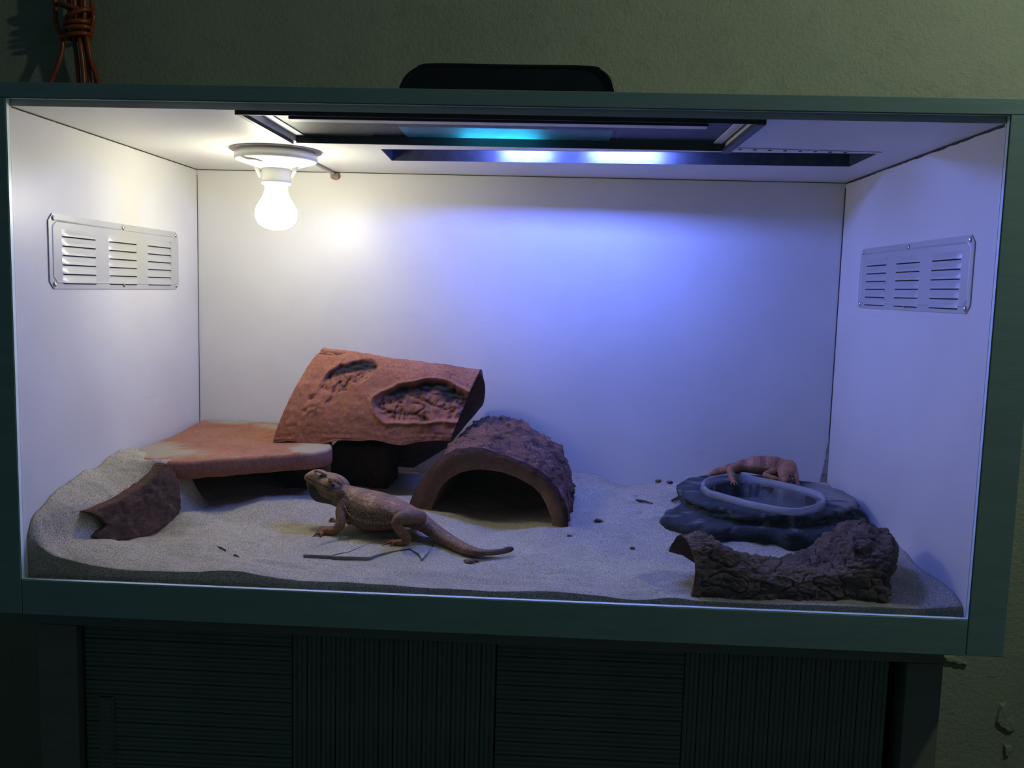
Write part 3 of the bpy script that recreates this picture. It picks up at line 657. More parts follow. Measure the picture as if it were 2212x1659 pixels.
for j in range(GY + 1):
    for i in range(GX + 1):
        x, y, z = X[j, i], Y[j, i], Zf[j, i]
        edge = min(1.0, (y - 0.0165) / 0.03)
        rough = 0.3 + 0.9 * S(0.05, 0.25, x) * S(0.25, 0.45, y) + 0.25 * S(0.0, -0.5, x)
        z += (0.0038 * fbm((x * 14, y * 20, 1.7), 4) + 0.0024 * fbm((x * 55, y * 60, 7.7), 4) * rough - 0.0030 * S(0.15, 0.5, noise.noise((x * 48, y * 48, 2.0))) * S(0.06, 0.2, x) * S(0.18, 0.35, y)) * (0.3 + 0.7 * edge) * (0.35 if (-0.30 < x < -0.06 and 0.08 < y < 0.24) else 1.0)
        if y < 0.12 and -0.5 < x < 0.25: z += 0.0009 * math.sin(y * 240 + 6 * noise.noise((x * 5, y * 5, 0))) * S(0.12, 0.06, y) * edge * S(-0.2, 0.3, noise.noise((x * 7, y * 9, 4)))
        verts.append((x, y, float(z)))
Wg = GX + 1
for j in range(GY):
    for i in range(GX): faces.append((j * Wg + i, j * Wg + i + 1, (j + 1) * Wg + i + 1, (j + 1) * Wg + i))
loop = [i for i in range(Wg)] + [j * Wg + GX for j in range(1, GY + 1)] + [GY * Wg + i for i in range(GX - 1, -1, -1)] + [j * Wg for j in range(GY - 1, 0, -1)]
base = len(verts)
for i in loop: verts.append((verts[i][0], verts[i][1], ZB + 0.0185))
nl = len(loop)
for k_ in range(nl): faces.append((loop[k_], base + k_, base + (k_ + 1) % nl, loop[(k_ + 1) % nl]))
me = bpy.data.meshes.new('sand'); me.from_pydata(verts, [], faces)
sand = tag(obj('sand', me, M['sand']), 'pale grey tan sand bed banked up towards the left wall', 'sand', kind='stuff')
fl = [True] * (GX * GY) + [False] * nl; me.polygons.foreach_set('use_smooth', fl)

# ------------------------------------------------------------------ lumps and slabs
def resample(pts, n, closed=True):
    P = [Vector(p) for p in pts] + ([Vector(pts[0])] if closed else []); d = [0.0]
    for a, b in zip(P, P[1:]): d.append(d[-1] + (b - a).length)
    out = []; k_ = 0; tot = d[-1]; m = n if closed else n - 1
    for i in range(n):
        s_ = tot * i / m
        while k_ < len(d) - 2 and d[k_ + 1] < s_: k_ += 1
        out.append(P[k_].lerp(P[k_ + 1], (s_ - d[k_]) / max(1e-9, d[k_ + 1] - d[k_])))
    return out
def loft_closed(rings, c0, c1):
    """closed rings of equal length + end centres -> mesh data"""
    n = len(rings[0]); V = [tuple(p) for r in rings for p in r]; Fc = []
    for i in range(len(rings) - 1):
        for j in range(n): Fc.append((i * n + j, i * n + (j + 1) % n, (i + 1) * n + (j + 1) % n, (i + 1) * n + j))
    V.append(tuple(c0)); V.append(tuple(c1)); a, b = len(V) - 2, len(V) - 1; l = (len(rings) - 1) * n
    for j in range(n): Fc.append((a, (j + 1) % n, j)); Fc.append((b, l + j, l + (j + 1) % n))
    return V, Fc
def mesh_of(name, V, Fc, mat, parent=None, stain=None, sm_=True):
    me = bpy.data.meshes.new(name); me.from_pydata(V, [], Fc)
    bm = bmesh.new(); bm.from_mesh(me); bmesh.ops.recalc_face_normals(bm, faces=bm.faces[:]); bm.to_mesh(me); bm.free()
    set_attr(me, 'stain', stain if stain is not None else [0.0] * len(V))
    o = obj(name, me, mat, parent); return smooth(o) if sm_ else o
# broken brick, front face to the viewer
n_ = 150; ol = resample(bpl, n_); cen_ = sum(ol, Vector()) / n_; bk = Vector(bn3); rings = []
bs0, bs1 = on_plane(245, 1120, bA, bn3), on_plane(362, 1072, bA, bn3)
def bmid(p):
    d_ = bs1 - bs0; return bs0 + d_ * max(0.0, min(1.0, (p - bs0).dot(d_) / d_.dot(d_)))
def jag(p, s_=1.0): return p + Vector((noise.noise(p * 70), noise.noise(p * 70 + Vector((9, 0, 0))), noise.noise(p * 70 + Vector((0, 9, 0))))) * 0.0012 * s_
for f_, d_ in ((0.15, 0.030), (0.6, 0.030), (0.93, 0.029), (0.985, 0.026), (1.0, 0.020), (1.0, 0.010), (1.0, 0.004), (0.985, 0.0013), (0.96, 0.0), (0.9, -0.0006), (0.8, -0.001), (0.7, -.0012), (0.6, -0.0014), (0.5, -.0014), (0.4, -0.0014), (0.3, -.0014), (0.2, -0.0014), (0.1, -.0014)):
    rings.append([jag(bmid(p).lerp(p, f_) + bk * (d_ + (0.0030 * fbm(bmid(p).lerp(p, f_) * 55, 5) + 0.0022 * S(0.25, 0.5, noise.noise(bmid(p).lerp(p, f_) * 120)) if d_ < 0.02 else 0))) for p in ol])
rings.append([bmid(p) - bk * 0.0014 + (p - bmid(p)) * 0.01 for p in ol])
V, Fc = loft_closed(rings, cen_ + bk * 0.03, bmid(cen_) - bk * 0.0014)
st_ = [0.75 * S(0.15, 0.0, (Vector(p) - bpl[0]).length / 0.11) for p in V]
tag(mesh_of('broken_brick', V, Fc, M['terra_dark'], None, st_), 'broken reddish brown brick piece half buried in the sand bank', 'brick')
M['terra_shaded'] = terracotta('terracotta_shaded', (0.055, 0.034, 0.026), (0.105, 0.062, 0.046))  # terracotta darkened so its colour carries the shade of the cave
# terracotta slab (ledge)
M['terra_sandy'] = terracotta('terracotta_sandy', (0.33, 0.145, 0.088), (0.47, 0.215, 0.135), char=(0.40, 0.345, 0.25))
pl = [(-0.592, 0.300), (-0.580, 0.262), (-0.562, 0.238), (-0.530, 0.221), (-0.500, 0.216), (-0.470, 0.230), (-0.420, 0.260), (-0.370, 0.293), (-0.330, 0.320), (-0.306, 0.340), (-0.293, 0.362), (-0.291, 0.390), (-0.305, 0.440), (-0.330, 0.510), (-0.345, 0.580), (-0.592, 0.580)]
ol = resample([(x, y, 0) for x, y in pl], 180); c_ = Vector((-0.45, 0.42, 0)); zt0, zb0 = 0.1165, 0.0885; rings = []
def slab_top(p): return zt0 + 0.010 * S(0.42, 0.60, p.y) * S(-0.30, -0.50, p.x)
for f_, h in ((0.3, 0), (0.9, 0.0), (0.985, 0.002), (1.0, 0.006), (1.0, 0.5), (1.0, 0.78), (0.993, 0.92), (0.978, 0.98), (0.955, 1.0), (0.9, 1.0), (0.82, 1.0), (0.7, 1.0), (0.58, 1.0), (0.45, 1), (0.3, 1.0), (0.15, 1)):
    r = []
    for p in ol:
        q = c_.lerp(p, f_); z = lerp(zb0, slab_top(q), h); q = Vector((q.x, q.y, z)); w_ = 0.0010 * fbm(q * 40, 4)
        r.append(q + Vector((w_, w_, w_ * 1.2)))
    rings.append(r)
V, Fc = loft_closed(rings, (c_.x, c_.y, zb0), (c_.x, c_.y, slab_top(c_)))
st_ = []
for p in V:
    p = Vector(p); tp = S(zt0 - 0.006, zt0 - 0.001, p.z)
    k_ = S(-0.05, 0.35, noise.noise(p * 16) * 0.5 + noise.noise(p * 90) * 0.25 + 0.75 * S(0.30, 0.02, (p - Vector((-0.585, 0.30, p.z))).length / 0.5) + 0.8 * S(0.06, 0.02, (p - Vector((-0.315, 0.365, p.z))).length) + 0.5 * S(0.50, 0.57, p.y) - 0.25)
    st_.append(tp * k_ * 0.95)
tag(mesh_of('stone_ledge', V, Fc, M['terra_sandy'], None, st_), 'flat orange terracotta slab dusted with sand, held up over a dark cave', 'stone slab')
# brick in the cave, its colour darkened to stand in for the shade there
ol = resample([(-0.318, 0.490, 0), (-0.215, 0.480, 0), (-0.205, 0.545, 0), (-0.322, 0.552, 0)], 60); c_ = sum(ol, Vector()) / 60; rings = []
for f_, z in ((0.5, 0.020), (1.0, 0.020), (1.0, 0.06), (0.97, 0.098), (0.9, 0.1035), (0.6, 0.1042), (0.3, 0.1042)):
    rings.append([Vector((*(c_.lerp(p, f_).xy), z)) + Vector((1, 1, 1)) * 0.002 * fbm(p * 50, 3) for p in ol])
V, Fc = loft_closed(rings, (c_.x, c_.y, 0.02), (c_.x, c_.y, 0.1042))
tag(mesh_of('support_brick', V, Fc, M['terra_shaded']), 'shade darkened brick standing in the dark cave under the leaning log hide', 'brick')
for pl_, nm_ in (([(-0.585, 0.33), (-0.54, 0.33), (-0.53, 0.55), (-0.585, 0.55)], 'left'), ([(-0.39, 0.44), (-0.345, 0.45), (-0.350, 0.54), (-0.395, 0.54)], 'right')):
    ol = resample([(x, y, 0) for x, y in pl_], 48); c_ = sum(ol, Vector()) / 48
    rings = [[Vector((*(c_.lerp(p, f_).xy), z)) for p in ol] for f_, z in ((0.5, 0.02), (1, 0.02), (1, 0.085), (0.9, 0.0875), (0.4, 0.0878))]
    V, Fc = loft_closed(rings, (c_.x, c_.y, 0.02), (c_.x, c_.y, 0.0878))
    tag(mesh_of('support_brick', V, Fc, M['terra_shaded']), 'brick hidden in shadow propping up the %s end of the terracotta slab' % ('wall' if nm_ == 'left' else 'free'), 'brick')

# ------------------------------------------------------------------ half-log hides and cork (arched shells)
def arch(name, outer, thick, disp, nt, na, mats, label, cat, rim_mat=1, inner_scale=None, jag_ends=0.0, a0=0.0, a1=1.0, cap=None):
    """outer(t, a) -> point, a = 0 front foot .. 1 back foot; disp(t, a, P) -> (height, stain)"""
    V, Fc, ST, MI = [], [], [], []
    G = [[outer(i / nt, a0 + (a1 - a0) * j / na) for j in range(na + 1)] for i in range(nt + 1)]
    for i in range(nt + 1):
        t = i / nt; Fp, Bp = G[i][0], G[i][na]; base = (Fp + Bp) / 2
        for j in range(na + 1):
            a = a0 + (a1 - a0) * j / na; P = G[i][j]
            da = G[i][min(j + 1, na)] - G[i][max(j - 1, 0)]; dt = G[min(i + 1, nt)][j] - G[max(i - 1, 0)][j]
            n_ = dt.cross(da); n_.normalize()
            if n_.dot(P - base) < 0: n_ = -n_
            h, s_ = disp(t, a, P); V.append(tuple(P + n_ * h)); ST.append(s_)
    off = len(V)
    for i in range(nt + 1):
        t = i / nt; Fp, Bp = G[i][0], G[i][na]; base = (Fp + Bp) / 2
        for j in range(na + 1):
            P = G[i][j]; da = G[i][min(j + 1, na)] - G[i][max(j - 1, 0)]; dt = G[min(i + 1, nt)][j] - G[max(i - 1, 0)][j]
            n_ = dt.cross(da); n_.normalize()
            if n_.dot(P - base) < 0: n_ = -n_
            V.append(tuple(P - n_ * thick + Vector((0, 0, 0.001)) * noise.noise(P * 60))); ST.append(0.0)
    w_ = na + 1
    def quad(a, b, c, d, m_): Fc.append((a, b, c, d)); MI.append(m_)
    for i in range(nt):
        for j in range(na):
            quad(i * w_ + j, i * w_ + j + 1, (i + 1) * w_ + j + 1, (i + 1) * w_ + j, 0)
            quad(off + i * w_ + j, off + (i + 1) * w_ + j, off + (i + 1) * w_ + j + 1, off + i * w_ + j + 1, 1)
        for j, s_ in ((0, 1), (na, 0)):
            a, b = i * w_ + j, (i + 1) * w_ + j
            quad(a, b, off + b, off + a, 1) if s_ else quad(a, off + a, off + b, b, 1)
    for j in range(na):
        quad(j, off + j, off + j + 1, j + 1, rim_mat); e = nt * w_; quad(e + j, e + j + 1, off + e + j + 1, off + e + j, rim_mat)
    if cap is not None: Fc.append(tuple(off + cap * w_ + j for j in range(na + 1))); MI.append(1)
    me = bpy.data.meshes.new(name); me.from_pydata(V, [], Fc); set_attr(me, 'stain', ST)
    o = obj(name, me, mats); me.polygons.foreach_set('material_index', MI)
    me.polygons.foreach_set('use_smooth', [m_ == 0 or m_ == 1 for m_ in MI]); me.update()
    if label: tag(o, label, cat)
    return o
def sect(keys, n):
    """keys: (t, F, A, B) -> outer(t, a) with a superellipse cross-section of exponent n"""
    KF = [(t, Vector(F)) for t, F, A, B in keys]; KA = [(t, Vector(A)) for t, F, A, B in keys]; KB = [(t, Vector(B)) for t, F, A, B in keys]
    def f(t, a):
        F, A, B = curve_at(KF, t), curve_at(KA, t), curve_at(KB, t); Mid = (F + B) / 2; th = math.pi * a
        c, s_ = math.cos(th), math.sin(th); nn = n(t) if callable(n) else n
        cc = math.copysign(abs(c) ** (2 / nn), c); ss = max(0.0, s_) ** (2 / nn)
        return Mid + (F - Mid) * cc + (A - Mid) * ss
    return f
def terrace(f, n):
    g_ = f * n; i_ = math.floor(g_); return (i_ + S(0.0, 0.22, g_ - i_)) / n
def crackle(p, s_):
    c = noise.voronoi(Vector(p) * s_)[0]; return c[1] - c[0]
# upper log hide, leaning from the slab to the lower hide
K1 = [(0, (-0.4000, 0.4080, 0.1175), (-0.3290, 0.4750, 0.2790), (-0.326, 0.573, 0.1290)), (0.10, (-0.3690, 0.4094, 0.1177), (-0.3012, 0.4760, 0.2754), (-0.297, 0.573, 0.1180)),
      (0.19, (-0.3410, 0.4107, 0.1179), (-0.2761, 0.4769, 0.2722), (-0.270, 0.573, 0.0560)), (0.5, (-0.245, 0.415, 0.1185), (-0.190, 0.480, 0.2610), (-0.180, 0.573, 0.050)),
      (0.72, (-0.179, 0.4194, 0.1200), (-0.1270, 0.480, 0.2560), (-0.120, 0.573, 0.090)), (1.0, (-0.0950, 0.425, 0.1235), (-0.0500, 0.480, 0.2465), (-0.058, 0.573, 0.174))]
def d1(t, a, P):
    h = 0.0018 * fbm(P * 22, 5) + 0.0008 * fbm(P * 90, 4); s_ = 0.0
    # long flowing grain
    h += 0.0008 * noise.noise((t * 3, a * 60, 2)) * S(0.25, 0.5, noise.noise(P * 9) * 0.5 + 0.5)
    wp_ = P + Vector((noise.noise(P * 25), noise.noise(P * 25 + Vector((5, 0, 0))), noise.noise(P * 25 + Vector((0, 5, 0))))) * 0.006
    u, v_ = (t - 0.78) / 0.29, (a - 0.215 - 0.02 * math.sin(t * 9)) / (0.095 - 0.03 * S(0.6, 0.45, t))       # eye-shaped knot; stain is char plus shade painted under the upper lip
    r = u * u + abs(v_) ** 1.7 + 0.16 * noise.noise(P * 40) - 0.15 * S(0.5, 1.0, u)
    if r < 1.5:
        k_ = S(1.10, 0.80, r); crk = abs(noise.noise((wp_.x * 75, a * 9, 1.0))); row = abs(noise.noise((wp_.x * 14, a * 26, 8.0)))
        h -= k_ * 0.0085; h += k_ * 0.0030 * fbm(wp_ * 75, 4) - k_ * 0.0026 * S(0.10, 0.0, crk) * S(-0.2, 0.2, noise.noise(P * 28)) - k_ * 0.0030 * S(0.09, 0.0, row)
        h += 0.0035 * S(1.40, 1.12, r) * S(0.98, 1.12, r) * (1 + noise.noise(P * 50))
        s_ = max(s_, k_ * S(-0.05, 0.45, v_ + 0.45 * noise.noise(P * 45)) * 0.96, k_ * S(0.07, 0.0, crk) * 0.6 * S(-0.2, 0.2, noise.noise(P * 28)), k_ * S(0.07, 0.0, row) * 0.8)
    u, v_ = (t - 0.27) / 0.16, (a - 0.30 - 0.05 * (t - 0.27) / 0.16) / 0.080                  # charred flaky patch
    r = u * u + v_ * v_ + 0.75 * noise.noise(P * 30) + 0.3 * noise.noise(P * 80)
    if r < 1.3:
        k_ = S(1.15, 0.75, r); cr_ = abs(noise.noise(wp_ * 60)); c3 = abs(noise.noise((wp_.x * 35, a * 30, 2.0)))
        h -= k_ * (0.0030 + 0.0045 * S(-0.1, 0.3, v_)); h += k_ * (0.0035 * fbm(wp_ * 60, 4) - 0.0030 * S(0.10, 0.0, c3))
        s_ = max(s_, k_ * S(-0.15, 0.25, v_ + 0.6 * noise.noise(P * 50)) * 0.97, k_ * S(0.06, 0.0, c3) * 0.8, k_ * S(0.05, 0.0, cr_) * 0.5)
    ed = 0.26 + 0.05 * noise.noise((t * 20, 1, 1)); stp = S(0.23, 0.24, t + 0.03 * noise.noise(P * 50)) * S(0.10, 0.20, a) * S(0.30, 0.24, a)
    h -= 0.0030 * stp * S(0.45, 0.25, t)
    u, v_ = (t - 0.10) / 0.12, (a - 0.13) / 0.05                    # flaked patch on the left end
    r = u * u + v_ * v_ + 1.3 * noise.noise(P * 34)
    if r < 1.0: h += S(1.0, 0.2, r) * 0.0035 * noise.noise((t * 30, a * 60, 3)); s_ = max(s_, 0.55 * S(0.9, 0.3, r) * S(0.05, 0.35, noise.noise((t * 26, a * 60, 9))))
    u, v_ = (t - 0.07) / 0.09, (a - 0.425) / 0.025
    r = u * u + v_ * v_ + 1.0 * noise.noise(P * 50)
    if r < 1.0: h -= S(1.0, 0.4, r) * 0.003; s_ = max(s_, 0.9 * S(0.9, 0.4, r) * S(0.0, 0.3, noise.noise((t * 20, a * 80, 9))))
    ck = abs(noise.noise((t * 7, a * 34, 5.0))); h -= 0.0022 * S(0.05, 0.0, ck) * S(0.1, 0.4, noise.noise(P * 10 + Vector((5, 5, 5)))); s_ = max(s_, 0.6 * S(0.035, 0.0, ck) * S(0.1, 0.35, noise.noise(P * 10 + Vector((5, 5, 5)))))
    u, v_ = (t - 0.82) / 0.13, (a - 0.47) / 0.03
    s_ = max(s_, 0.28 * S(1.1, 0.5, u * u + v_ * v_ + 0.5 * noise.noise(P * 60)))
    return h, s_
o1 = sect(K1, 1.42)
def out1(t, a):
    p = o1(t, a)
    e = S(0.05, 0.0, a)
    return p + Vector((0, 0, e * (0.007 * noise.noise((t * 6, 0.3, 0)) + 0.006 * S(0.25, 0.5, t) * S(0.75, 0.5, t))))
arch('log_hide', out1, 0.012, d1, 260, 170, [M['terra'], M['terra_dark']], 'smooth reddish half log hide leaning on the terracotta slab, with a charred knot darkened by painted shade', 'log hide', cap=8)  # unseen end cap and lowered back edge added to keep light out of the cave
# lower log hide: profile traced on its front cut
fL, fR = at(885, 1090, z=0.030), at(1229, 1141, z=0.024)
pd = Vector((fR.x - fL.x, fR.y - fL.y, 0)).normalized(); pn = (-pd.y, pd.x, 0.0)
opx = [(1229, 1146), (1228, 1110), (1222, 1084), (1208, 1058), (1190, 1036), (1165, 1014), (1130, 997), (1085, 979), (1045, 968), (1010, 966), (984, 968), (962, 978), (942, 996), (925, 1014), (908, 1035), (893, 1062), (885, 1084), (880, 1104)]
ipx = [(1194, 1146), (1190, 1118), (1180, 1090), (1168, 1068), (1150, 1050), (1120, 1033), (1088, 1021), (1060, 1016), (1038, 1014), (1015, 1016), (992, 1022), (972, 1033), (957, 1046), (946, 1062), (937, 1084), (931, 1102), (928, 1118), (926, 1132)]
OP = resample([on_plane(u, v, fL, pn) for u, v in opx], 121, False); IP = resample([on_plane(u, v, fL, pn) for u, v in ipx], 121, False)
fm = (fL + fR) / 2; fm.z = 0.022; ax = Vector((0.022, 0.195, 0.0))
def shape2(P0, t):
    q = P0 - fm; k_ = 1 + 0.13 * t
    return fm + Vector((q.x * (1 - 0.06 * t), q.y * (1 - 0.06 * t), q.z * (1 + 0.24 * t))) + ax * t
nt2, na2 = 150, 120
V, Fc, ST, MI = [], [], [], []
def d2(t, a, P):
    q = Vector((P.x * 1.0, P.y * 0.8, P.z * 1.0)); wv = q + Vector((noise.noise(q * 18), noise.noise(q * 18 + Vector((3, 3, 3))), noise.noise(q * 18 + Vector((7, 1, 3))))) * 0.010
    f1 = noise.fractal(Vector((wv.x * 26, wv.y * 52, wv.z * 34)), 0.8, 2.1, 4); f2 = noise.fractal(Vector((wv.x * 60, wv.y * 120, wv.z * 80)), 0.8, 2.1, 3)
    ty = abs(noise.noise((wv.x * 26, wv.y * 60, wv.z * 40))); g1 = f1 * 4.5 - math.floor(f1 * 4.5)
    h = 0.0085 * terrace(f1, 4.5) + 0.0030 * terrace(f2, 3) + 0.0040 * fbm(q * 18, 4) + 0.0014 * fbm(q * 120, 3) - 0.0040 * S(0.07, 0.0, ty)
    s_ = 0.75 * S(0.16, 0.03, g1) * S(-0.3, 0.2, noise.noise(q * 30))
    s_ = max(s_, 0.8 * S(0.07, 0.0, ty), 0.75 * S(0.012, 0.0, t))
    return h - 0.0050, min(1.0, s_)
rows_o, rows_i = [], []
for i in range(nt2 + 1):
    t = i / nt2; ro = [shape2(p, t) for p in OP]; ri = [shape2(p, t) for p in IP]; out = []
    for j in range(na2 + 1):
        tg = ro[min(j + 1, na2)] - ro[max(j - 1, 0)]; nn_ = tg.cross(ax).normalized()
        if nn_.dot(ro[j] - (fm + ax * t)) < 0: nn_ = -nn_
        h, s_ = d2(t, j / na2, ro[j]); out.append(ro[j] + nn_ * h * S(-0.02, 0.06, t) + ax * (-0.03 * noise.noise(ro[j] * 90) * S(0.06, 0.0, t) * 0.6)); ST.append(s_)
    rows_o.append(out); rows_i.append(ri)
V = [tuple(p) for r in rows_o for p in r] + [tuple(p) for r in rows_i for p in r]; ST += [0.0] * (len(V) - len(ST)); off = (nt2 + 1) * (na2 + 1); w_ = na2 + 1
# bark layer edge ring on the front cut
ring0 = len(V)
for j in range(na2 + 1):
    p = OP[j].lerp(IP[j], 0.28 + 0.10 * noise.noise(OP[j] * 30)); V.append(tuple(p - ax.normalized() * 0.0030)); ST.append(0.55)
for i in range(nt2):
    for j in range(na2):
        Fc.append((i * w_ + j, i * w_ + j + 1, (i + 1) * w_ + j + 1, (i + 1) * w_ + j)); MI.append(0)
        Fc.append((off + i * w_ + j, off + (i + 1) * w_ + j, off + (i + 1) * w_ + j + 1, off + i * w_ + j + 1)); MI.append(1)
for j in range(na2):
    Fc.append((j, ring0 + j, ring0 + j + 1, j + 1)); MI.append(0)
    Fc.append((ring0 + j, off + j, off + j + 1, ring0 + j + 1)); MI.append(1)
    e = nt2 * w_; Fc.append((e + j, e + j + 1, off + e + j + 1, off + e + j)); MI.append(1)
Fc.append(tuple(off + nt2 * w_ + j for j in range(na2 + 1))); MI.append(1)      # unseen back wall, added so the opening stays dark
for i in range(nt2):
    for j in (0, na2): Fc.append((i * w_ + j, (i + 1) * w_ + j, off + (i + 1) * w_ + j, off + i * w_ + j)); MI.append(1)
me = bpy.data.meshes.new('log_hide'); me.from_pydata(V, [], Fc); set_attr(me, 'stain', ST)
bm = bmesh.new(); bm.from_mesh(me); bmesh.ops.recalc_face_normals(bm, faces=bm.faces[:]); bm.to_mesh(me); bm.free()
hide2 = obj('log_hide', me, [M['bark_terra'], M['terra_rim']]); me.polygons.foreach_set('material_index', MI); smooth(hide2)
tag(hide2, 'rough bark textured half log hide with its dark arched opening facing the glass', 'log hide')
# cork bark along the front glass
K3 = [(0.0, (0.2630, 0.030, -0.004), (0.2630, 0.050, 0.0735), (0.2400, 0.096, 0.0470)),
      (0.06, (0.2750, 0.030, -0.004), (0.2780, 0.053, 0.0730), (0.2620, 0.108, 0.0400)),
      (0.15, (0.3020, 0.029, -0.004), (0.3080, 0.056, 0.0660), (0.305, 0.120, 0.012)),
      (0.30, (0.3400, 0.028, -0.004), (0.3470, 0.060, 0.0470), (0.347, 0.125, 0.010)),
      (0.45, (0.3800, 0.028, -0.004), (0.3880, 0.066, 0.0420), (0.390, 0.130, 0.010)),
      (0.60, (0.4200, 0.028, -0.004), (0.4300, 0.088, 0.0490), (0.436, 0.170, 0.012)),
      (0.72, (0.4480, 0.028, -0.004), (0.4620, 0.100, 0.0640), (0.470, 0.190, 0.012)),
      (0.79, (0.4660, 0.028, -0.004), (0.4840, 0.108, 0.0830), (0.496, 0.205, 0.012)),
      (0.86, (0.4860, 0.028, -0.004), (0.5110, 0.110, 0.0855), (0.524, 0.205, 0.012)),
      (0.95, (0.5060, 0.030, -0.004), (0.5380, 0.100, 0.0760), (0.548, 0.190, 0.012)),
      (1.0, (0.5120, 0.034, -0.004), (0.5490, 0.095, 0.0580), (0.556, 0.165, 0.012))]
def d3(t, a, P):
    wv = P + Vector((noise.noise(P * 30), noise.noise(P * 30 + Vector((3, 3, 3))), noise.noise(P * 30 + Vector((7, 1, 3))))) * 0.008
    k_ = S(0.0, 0.08, t); sk = wv.x + 0.55 * wv.z * S(0.40, 0.46, P.x)
    f1 = noise.fractal(Vector((sk * 20, wv.y * 42, wv.z * 46)), 0.8, 2.1, 4); f2 = noise.fractal(Vector((sk * 50, wv.y * 90, wv.z * 110)), 0.8, 2.1, 3); cr = abs(noise.noise(Vector((sk * 34, wv.y * 50, wv.z * 60)) + Vector((3, 8, 1))))
    h = (0.0052 * terrace(f1, 2.5) + 0.0016 * terrace(f2, 2)) * (0.3 + 0.7 * k_) + 0.0060 * fbm(P * 22, 4) + 0.0022 * fbm(Vector((sk * 30, P.y * 80, P.z * 80)), 4) + 0.0014 * fbm(P * 130, 3) - 0.0050 * S(0.08, 0.0, cr) * k_
    s_ = 0.0
    r = ((P.x - 0.425) / 0.030) ** 2 + ((P.z - 0.066) / 0.010) ** 2
    s_ = 0.75 * S(1.2, 0.4, r + 0.8 * noise.noise(P * 70))
    s_ = max(s_, 0.45 * S(0.03, 0.0, t))
    return h * 0.9 - 0.004, s_
cork = arch('cork_bark', sect(K3, lambda t: 2.3 if t < 0.6 else 2.5), 0.008, d3, 230, 130, [M['cork'], M['cork']], 'dark craggy piece of cork bark lying along the front glass', 'cork bark')

# ------------------------------------------------------------------ stepped rock and food tub
rc = Vector((0.432, 0.375, 0))
def polar(pts, n=160, smooth_=2):
    ang = []
    for p in pts: ang.append((math.atan2(p[1] - rc.y, p[0] - rc.x) % (2 * math.pi), math.hypot(p[0] - rc.x, p[1] - rc.y)))
    ang.sort(); A = [a for a, r in ang]; Rr = [r for a, r in ang]
    A = [A[-1] - 2 * math.pi] + A + [A[0] + 2 * math.pi]; Rr = [Rr[-1]] + Rr + [Rr[0]]
    r = np.interp([2 * math.pi * i / n for i in range(n)], A, Rr)
    for _ in range(smooth_): r = (np.roll(r, 1) + 2 * r + np.roll(r, -1)) / 4
    return r
NR = 200
low = [at(u, v, z=0.024).xy for u, v in ((1424, 1135), (1450, 1147), (1507, 1160), (1534, 1172), (1572, 1164), (1672, 1171), (1710, 1182), (1770, 1178))] + [Vector((0.545, 0.245)), Vector((0.588, 0.33)), Vector((0.590, 0.45)), Vector((0.52, 0.545)), Vector((0.40, 0.555)), Vector((0.335, 0.50)), Vector((0.312, 0.43)), Vector((0.300, 0.385))]
upb = [at(u, v, z=0.042).xy for u, v in ((1476, 1092), (1493, 1103), (1552, 1123), (1600, 1134), (1679, 1142), (1775, 1135), (1842, 1120))] + [Vector((0.585, 0.41)), Vector((0.560, 0.49)), Vector((0.47, 0.54)), Vector((0.37, 0.535)), Vector((0.318, 0.48)), Vector((0.300, 0.41))]
TZ = 0.0640
tubpx = [(1514, 1046), (1519, 1036), (1530, 1030), (1550, 1026), (1570, 1023.5), (1592, 1023), (1625, 1028), (1670, 1036), (1715, 1046), (1758, 1057), (1776, 1064), (1783, 1074), (1779, 1085), (1760, 1093), (1728, 1100), (1702, 1099), (1660, 1092), (1620, 1084), (1575, 1072), (1526, 1058)]
tubp = [at(u, v, z=TZ + 0.010) for u, v in tubpx]; tc = sum(tubp, Vector()) / len(tubp)
rl, ru, rt = polar(low, NR, 1), polar(upb, NR, 1), polar([p.xy for p in tubp], NR, 6)
def rring(r, z, amp=0.0, seed=0.0, k_=1.0, zamp=0.0):
    out = []
    for i in range(NR):
        a = 2 * math.pi * i / NR; p = Vector((rc.x + r[i] * k_ * math.cos(a), rc.y + r[i] * k_ * math.sin(a), z))
        n_ = fbm(Vector((p.x * 30, p.y * 30, z * 70 + seed)), 5); out.append(p + Vector((math.cos(a), math.sin(a), 0)) * n_ * amp + Vector((0, 0, zamp * fbm(Vector((p.x * 26, p.y * 26, seed)), 4))))
    return out
rin = np.minimum(rt * 0.88, ru * 0.93)
rings = [rring(rl, 0.0, 0.002), rring(rl, 0.022, 0.005), rring(rl * 1.01, 0.029, 0.008, 1), rring(rl * 0.995, 0.035, 0.008, 2), rring(rl * 0.97, 0.0400, 0.005, 3, 1, 0.003)]
for f_ in (0.25, 0.5, 0.75): rings.append(rring(rl * 0.97 * (1 - f_) + ru * f_, 0.0415 + 0.002 * f_, 0.001, 3, 1, 0.0025))
rings += [rring(ru, 0.0440, 0.003, 4), rring(ru * 1.01, 0.048, 0.008, 5), rring(ru * 0.995, 0.051, 0.009, 6), rring(ru * 1.01, 0.055, 0.009, 6.5), rring(ru * 1.0, 0.0595, 0.007, 7), rring(ru * 0.975, 0.0625, 0.005, 8, 1, 0.002)]
for f_ in (0.35, 0.7): rings.append(rring(ru * 0.975 * (1 - f_) + rin * f_, 0.0630 + 0.0005 * f_, 0.0, 8, 1, 0.0022))
rings += [rring(rin, 0.0630), rring(rin * 0.985, 0.060), rring(rin * 0.96, 0.031), rring(rin * 0.6, 0.030), rring(rin * 0.2, 0.030)]
V, Fc = loft_closed(rings, (rc.x, rc.y, 0.0), (rc.x, rc.y, 0.030))
st_ = []
